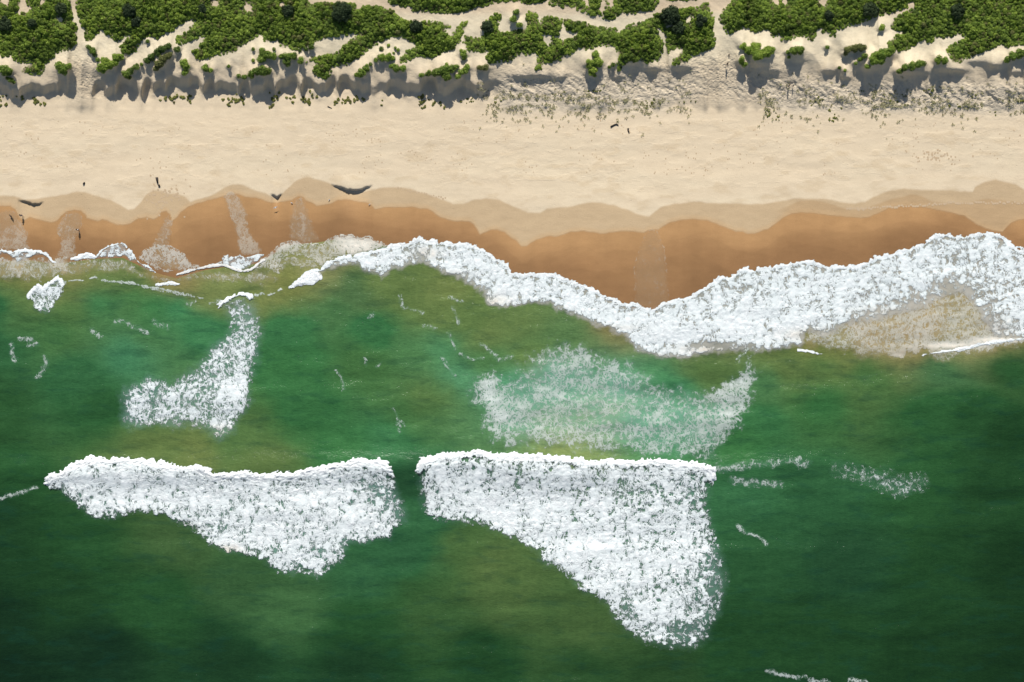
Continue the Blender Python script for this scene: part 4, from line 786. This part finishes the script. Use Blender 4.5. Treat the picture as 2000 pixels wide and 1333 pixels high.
for lab, a, bb, n in (('sparse dry beach grass on the rumpled sand right of centre', 930, 1350, 560), ('sparse dry beach grass on the rumpled sand at right', 1480, 2080, 700)):
    uu = RNG.uniform(a, bb, n * 3); vv = 200 + RNG.normal(size=n * 3) * 20; vv += 6 * sstep(1500, 1700, uu)
    keep = fbm(uu / 26, vv / 9, 3, 11) > .50; uu, vv = uu[keep][:n], vv[keep][:n]
    x, y, z = to_xyz(uu, vv, zt(uu, vv)); s_ = RNG.uniform(.6, 1.6, len(uu))
    scatter('dry_grass', np.stack([x, y, z], -1), np.stack([s_, s_, s_], -1), lab, 'grass', DTREE, 4)

# ------------------------------------------------------------------ driftwood, footprints
def tube(pts, r, name, mat, sides=7, label=None, cat=None, parent=None):
    pts = [Vector(p) for p in pts]; V_ = []; n = len(pts)
    o0 = pts[0].copy()
    for i, p in enumerate(pts):
        d = (pts[min(i + 1, n - 1)] - pts[max(i - 1, 0)]).normalized(); a = d.cross(Vector((0, 0, 1)));
        if a.length < .01: a = Vector((1, 0, 0))
        a.normalize(); c_ = d.cross(a); ri = r[i] if hasattr(r, '__len__') else r
        for k in range(sides):
            t_ = 2 * math.pi * k / sides; V_.append(p - o0 + (a * math.cos(t_) + c_ * math.sin(t_)) * ri * (1 + .15 * math.sin(3 * t_ + i)))
    F_ = []
    for i in range(n - 1):
        for k in range(sides): k2 = (k + 1) % sides; F_.append((i * sides + k, i * sides + k2, (i + 1) * sides + k2, (i + 1) * sides + k))
    F_.append(tuple(range(sides))[::-1]); F_.append(tuple((n - 1) * sides + k for k in range(sides)))
    me = bpy.data.meshes.new(name); me.from_pydata([tuple(q) for q in V_], [], F_); me.materials.append(mat)
    for p in me.polygons: p.use_smooth = True
    o = bpy.data.objects.new(name, me); COL.objects.link(o); o.location = o0
    if parent: o.parent = parent
    if label: tag(o, label, cat)
    return o
WOOD = flat_mat('driftwood_bark', (.035, .028, .024), .85, .35)
def drift(pl, r, label):
    p = P(pl); pts = []
    for a, bb in p:
        x, y, z = to_xyz(a, bb, float(zt(a, bb)[0]) + r * .7); pts.append((x, y, z))
    return tube(pts, [r * (1 - .5 * i / max(len(pts) - 1, 1)) for i in range(len(pts))], 'driftwood', WOOD, 8, label, 'driftwood')
w0 = drift('1193,248 1198,245 1202,243 1205,243 1208,245', .2, 'dark bent branch of driftwood below the dry grass right of centre')
drift('1227,251 1227,255 1229,260', .22, 'short dark log standing out on open sand right of the bent branch')
drift('306,347 307,353 308,358', .32, 'black curved log on the open beach at left')
drift('310,362 312,364', .3, 'small black stump just below the black curved log')
drift('163,360 165,356', .25, 'small dark log lying on dry sand near the left edge')
drift('1424,106 1424,111', .16, 'dark stick on the sand path above the walker on the right path')
drift('640,208 648,212', .12, 'thin stick in front of the left dune foot')
b = NT('trodden_sand'); v = b.coords(); PRINT = b.done(b.bsdf(base_color=b.mix(b.noise(v, 4), tuple(alb((188, 160, 126))), tuple(alb((210, 184, 150)))), roughness=.95).outputs[0])
def footprints(label, pts, size=.24):
    V_, F_ = [], []; m = 8
    for (a, bb) in pts:
        x, y, z = to_xyz(a, bb, float(zt(a, bb)[0])); o_ = len(V_); s = size * random.uniform(.7, 1.2)
        for rr, zz in ((1.5, .005), (1.0, .012), (.6, .008)):
            for k in range(m): V_.append((x + math.cos(k * 6.283 / m) * s * rr * .8, y + math.sin(k * 6.283 / m) * s * rr, z + zz))
        for j in range(2):
            for k in range(m): k2 = (k + 1) % m; F_.append((o_ + j * m + k, o_ + j * m + k2, o_ + (j + 1) * m + k2, o_ + (j + 1) * m + k))
        F_.append(tuple(o_ + 2 * m + k for k in range(m)))
    me = bpy.data.meshes.new('footprints'); me.from_pydata(V_, [], F_); me.materials.append(PRINT)
    o = bpy.data.objects.new('footprints', me); COL.objects.link(o); tag(o, label, 'footprints', None, 'stuff')
tr = P('1655,409 1690,408 1730,405 1770,402 1800,401 1830,398 1860,396 1900,396 1950,396 2000,396 2060,396')
us = np.arange(1655, 2060, 4.6); footprints('dotted trail of footprints above the wet sand at right', [(u_ + random.uniform(-1, 1), float(np.interp(u_, tr[:, 0], tr[:, 1])) + random.choice((-1.3, 1.3))) for u_ in us])
us = np.arange(778, 872, 4.6); footprints('faint trail of footprints right of the central dark beach crescent', [(u_ + random.uniform(-1, 1), 368 + (u_ - 778) * .22 + random.choice((-1.3, 1.3))) for u_ in us], .18)
footprints('trampled sand prints around the black log at left', [(random.gauss(318, 22), random.gauss(382, 18)) for _ in range(60)], .2)
footprints('patch of pocked sand near the right edge of the dry beach', [(random.gauss(1830, 22), random.gauss(306, 7)) for _ in range(45)], .2)
pts_ = [(random.uniform(0, 2000), random.uniform(235, 345)) for _ in range(900)]
footprints('scattered old footprints over the dry beach', [p_ for p_ in pts_ if fbm(np.array(p_[0] / 60), np.array(p_[1] / 25), 3, 4) > .56], .13)

# ------------------------------------------------------------------ people, dog, gulls
SKIN = flat_mat('skin', (.42, .26, .18), .6, .08)
def skin_obj(name, verts, edges, radii, mat, root, levels=1):
    me = bpy.data.meshes.new(name); me.from_pydata(verts, edges, []); me.materials.append(mat)
    o = bpy.data.objects.new(name, me); COL.objects.link(o); o.parent = root
    md = o.modifiers.new('skin', 'SKIN'); md.use_smooth_shade = True
    for i, r in enumerate(radii): me.skin_vertices[0].data[i].radius = (r, r) if not hasattr(r, '__len__') else r
    me.skin_vertices[0].data[0].use_root = True
    s = o.modifiers.new('smooth', 'SUBSURF'); s.levels = s.render_levels = levels; return o
def person(u, v, label, shirt, shorts, hair, rz=0.0, k=1.0):
    z = float(zt(u, v)[0]); root = bpy.data.objects.new('person', None); COL.objects.link(root)
    root.location = to_xyz(u, v, z); root.rotation_euler = (0, 0, rz); root.scale = (k, k, k); root.empty_display_size = .3; tag(root, label, 'person')
    hp, kn, an = .92, .50, .08
    vs_ = [(0, 0, hp), (0, 0, 1.12), (0, 0, 1.34), (0, 0, 1.46), (0, -.01, 1.54), (0, -.02, 1.64), (0, -.01, 1.72),
           (.10, 0, .88), (.11, -.12, kn), (.11, -.16, an), (.11, -.28, .035),
           (-.10, 0, .88), (-.11, .10, kn + .01), (-.11, .26, an + .03), (-.11, .17, .04),
           (.19, 0, 1.40), (.24, .10, 1.16), (.25, .05, .94), (.25, .0, .84),
           (-.19, 0, 1.40), (-.24, -.08, 1.16), (-.25, -.20, .97), (-.25, -.26, .89)]
    es = [(0, 1), (1, 2), (2, 3), (3, 4), (4, 5), (5, 6), (0, 7), (7, 8), (8, 9), (9, 10), (0, 11), (11, 12), (12, 13), (13, 14), (2, 15), (15, 16), (16, 17), (17, 18), (2, 19), (19, 20), (20, 21), (21, 22)]
    rd = [(.15, .11), (.14, .10), (.16, .11), .055, .085, .10, .07, .085, .06, .045, .035, .085, .06, .045, .035, .065, .045, .035, .03, .065, .045, .035, .03]
    skin_obj('body', vs_, es, rd, SKIN, root)
    sh = flat_mat('shirt_cloth', shirt, .8, .1); st = flat_mat('shorts_cloth', shorts, .8, .1); hr = flat_mat('hair', hair, .6, .1)
    skin_obj('shirt', [(0, 0, .95), (0, 0, 1.12), (0, 0, 1.36), (.19, 0, 1.405), (.235, .08, 1.20), (-.19, 0, 1.405), (-.235, -.07, 1.20), (0, 0, 1.45)], [(0, 1), (1, 2), (2, 3), (3, 4), (2, 5), (5, 6), (2, 7)],
             [(.175, .13), (.165, .12), (.185, .135), .085, .065, .085, .065, .075], sh, root)
    skin_obj('shorts', [(0, 0, .95), (.10, 0, .86), (.115, -.08, .62), (-.10, 0, .86), (-.115, .07, .62)], [(0, 1), (1, 2), (0, 3), (3, 4)], [(.17, .13), .11, .095, .11, .095], st, root)
    skin_obj('hair', [(0, .01, 1.66), (0, .02, 1.74), (0, .05, 1.60)], [(0, 1), (0, 2)], [.115, .085, .09], hr, root)
    return root
person(45, 422, 'person in a dark top walking on wet sand near the left edge', (.06, .06, .08), (.30, .30, .34), (.02, .015, .01), .3)
person(155, 450, 'person in a white top walking down the wet sand beside a swash tongue', (.75, .75, .74), (.05, .06, .10), (.03, .02, .012), -.2)
person(1419, 127, 'person in dark clothes walking down the wide right sand path', (.05, .045, .03), (.07, .06, .04), (.02, .015, .01), .5)
person(1539, 170, 'person in dark clothes standing at the top of the rumpled sand at right', (.05, .05, .05), (.04, .05, .07), (.10, .05, .02), 1.0)
person(1548, 169, 'child in a teal top beside the dark clothed person on the rumpled sand', (.10, .22, .20), (.25, .16, .12), (.12, .08, .04), 2.0, .65)
DOG = flat_mat('dark_fur', (.03, .024, .02), .8, .3)
def dog(u, v, label, rz):
    root = bpy.data.objects.new('dog', None); COL.objects.link(root); root.location = to_xyz(u, v, float(zt(u, v)[0])); root.rotation_euler = (0, 0, rz); root.empty_display_size = .2; tag(root, label, 'dog')
    vs_ = [(0, 0, .5), (0, .3, .52), (0, -.3, .5), (0, .48, .66), (0, .62, .72), (0, .80, .68), (0, -.5, .56), (0, -.68, .68)]
    es = [(0, 1), (0, 2), (1, 3), (3, 4), (4, 5), (2, 6), (6, 7)]; rd = [.13, .16, .12, .085, .09, .045, .04, .02]
    for sx in (-.1, .1):
        i = len(vs_); vs_ += [(sx, .3, .38), (sx, .27, .2), (sx, .31, .03)]; es += [(1, i), (i, i + 1), (i + 1, i + 2)]; rd += [.07, .04, .035]
        i = len(vs_); vs_ += [(sx, -.32, .36), (sx, -.40, .2), (sx, -.33, .03)]; es += [(2, i), (i, i + 1), (i + 1, i + 2)]; rd += [.08, .04, .035]
    skin_obj('body', vs_, es, rd, DOG, root)
    for sx in (-.06, .06): skin_obj('ear', [(sx, .58, .78), (sx * 1.4, .55, .86)], [(0, 1)], [.03, .012], DOG, root)
dog(24, 425, 'dark dog trotting on the wet sand left of the person at the left edge', .6)
GW = flat_mat('white_feathers', (.82, .82, .80), .7, .05); GG = flat_mat('grey_feathers', (.30, .32, .34), .7, .1)
def gull(u, v, label, alt=0.0, rz=0.0):
    z = float(zt(u, v)[0]) + alt; root = bpy.data.objects.new('gull', None); COL.objects.link(root); root.empty_display_size = .1
    x, y, z = to_xyz(u, v, z); root.location = (x, y, z); root.rotation_euler = (0, 0, rz); tag(root, label, 'bird', 'gulls on the wet sand')
    zb = .0 if alt else .20
    skin_obj('body', [(0, 0, zb), (0, .13, zb + .03), (0, .21, zb + .08), (0, .28, zb + .07), (0, -.16, zb), (0, -.26, zb + .01)], [(0, 1), (1, 2), (2, 3), (0, 4), (4, 5)], [.085, .07, .05, .012, .05, .03], GW, root)
    for s in (-1, 1):
        if alt: V_ = [(0.04 * s, .10, .04), (.30 * s, .16, .10), (.62 * s, .02, .07), (.32 * s, -.04, .08), (.04 * s, -.10, .03)]
        else: V_ = [(.05 * s, .12, zb + .07), (.10 * s, .02, zb + .06), (.08 * s, -.20, zb + .03), (.02 * s, -.34, zb + .03), (.01 * s, .04, zb + .10)]
        V2 = V_ + [(a, b_, c_ - .02) for a, b_, c_ in V_]; n = 5
        F_ = [tuple(range(n)), tuple(range(n, 2 * n))[::-1]] + [(i, (i + 1) % n, (i + 1) % n + n, i + n) for i in range(n)]
        me = bpy.data.meshes.new('wing'); me.from_pydata(V2, [], F_); me.materials.append(GG); o = bpy.data.objects.new('wing', me); COL.objects.link(o); o.parent = root
    if not alt:
        for s in (-.035, .035): tube([(s, 0, .16), (s, 0, .0)], .012, 'leg', WOOD, 5, parent=root)
gull(538, 406, 'white gull gliding low over the wet sand with its shadow below it', .9, .4)
gull(570, 397, 'gull standing on wet sand left of the double lined swash tongue', 0, 1.2)
gull(643, 391, 'gull standing on damp sand below the left tip of the central dark crescent', 0, 2.4)
gull(722, 400, 'gull standing on wet sand below the right tip of the central dark crescent', 0, -1.0)
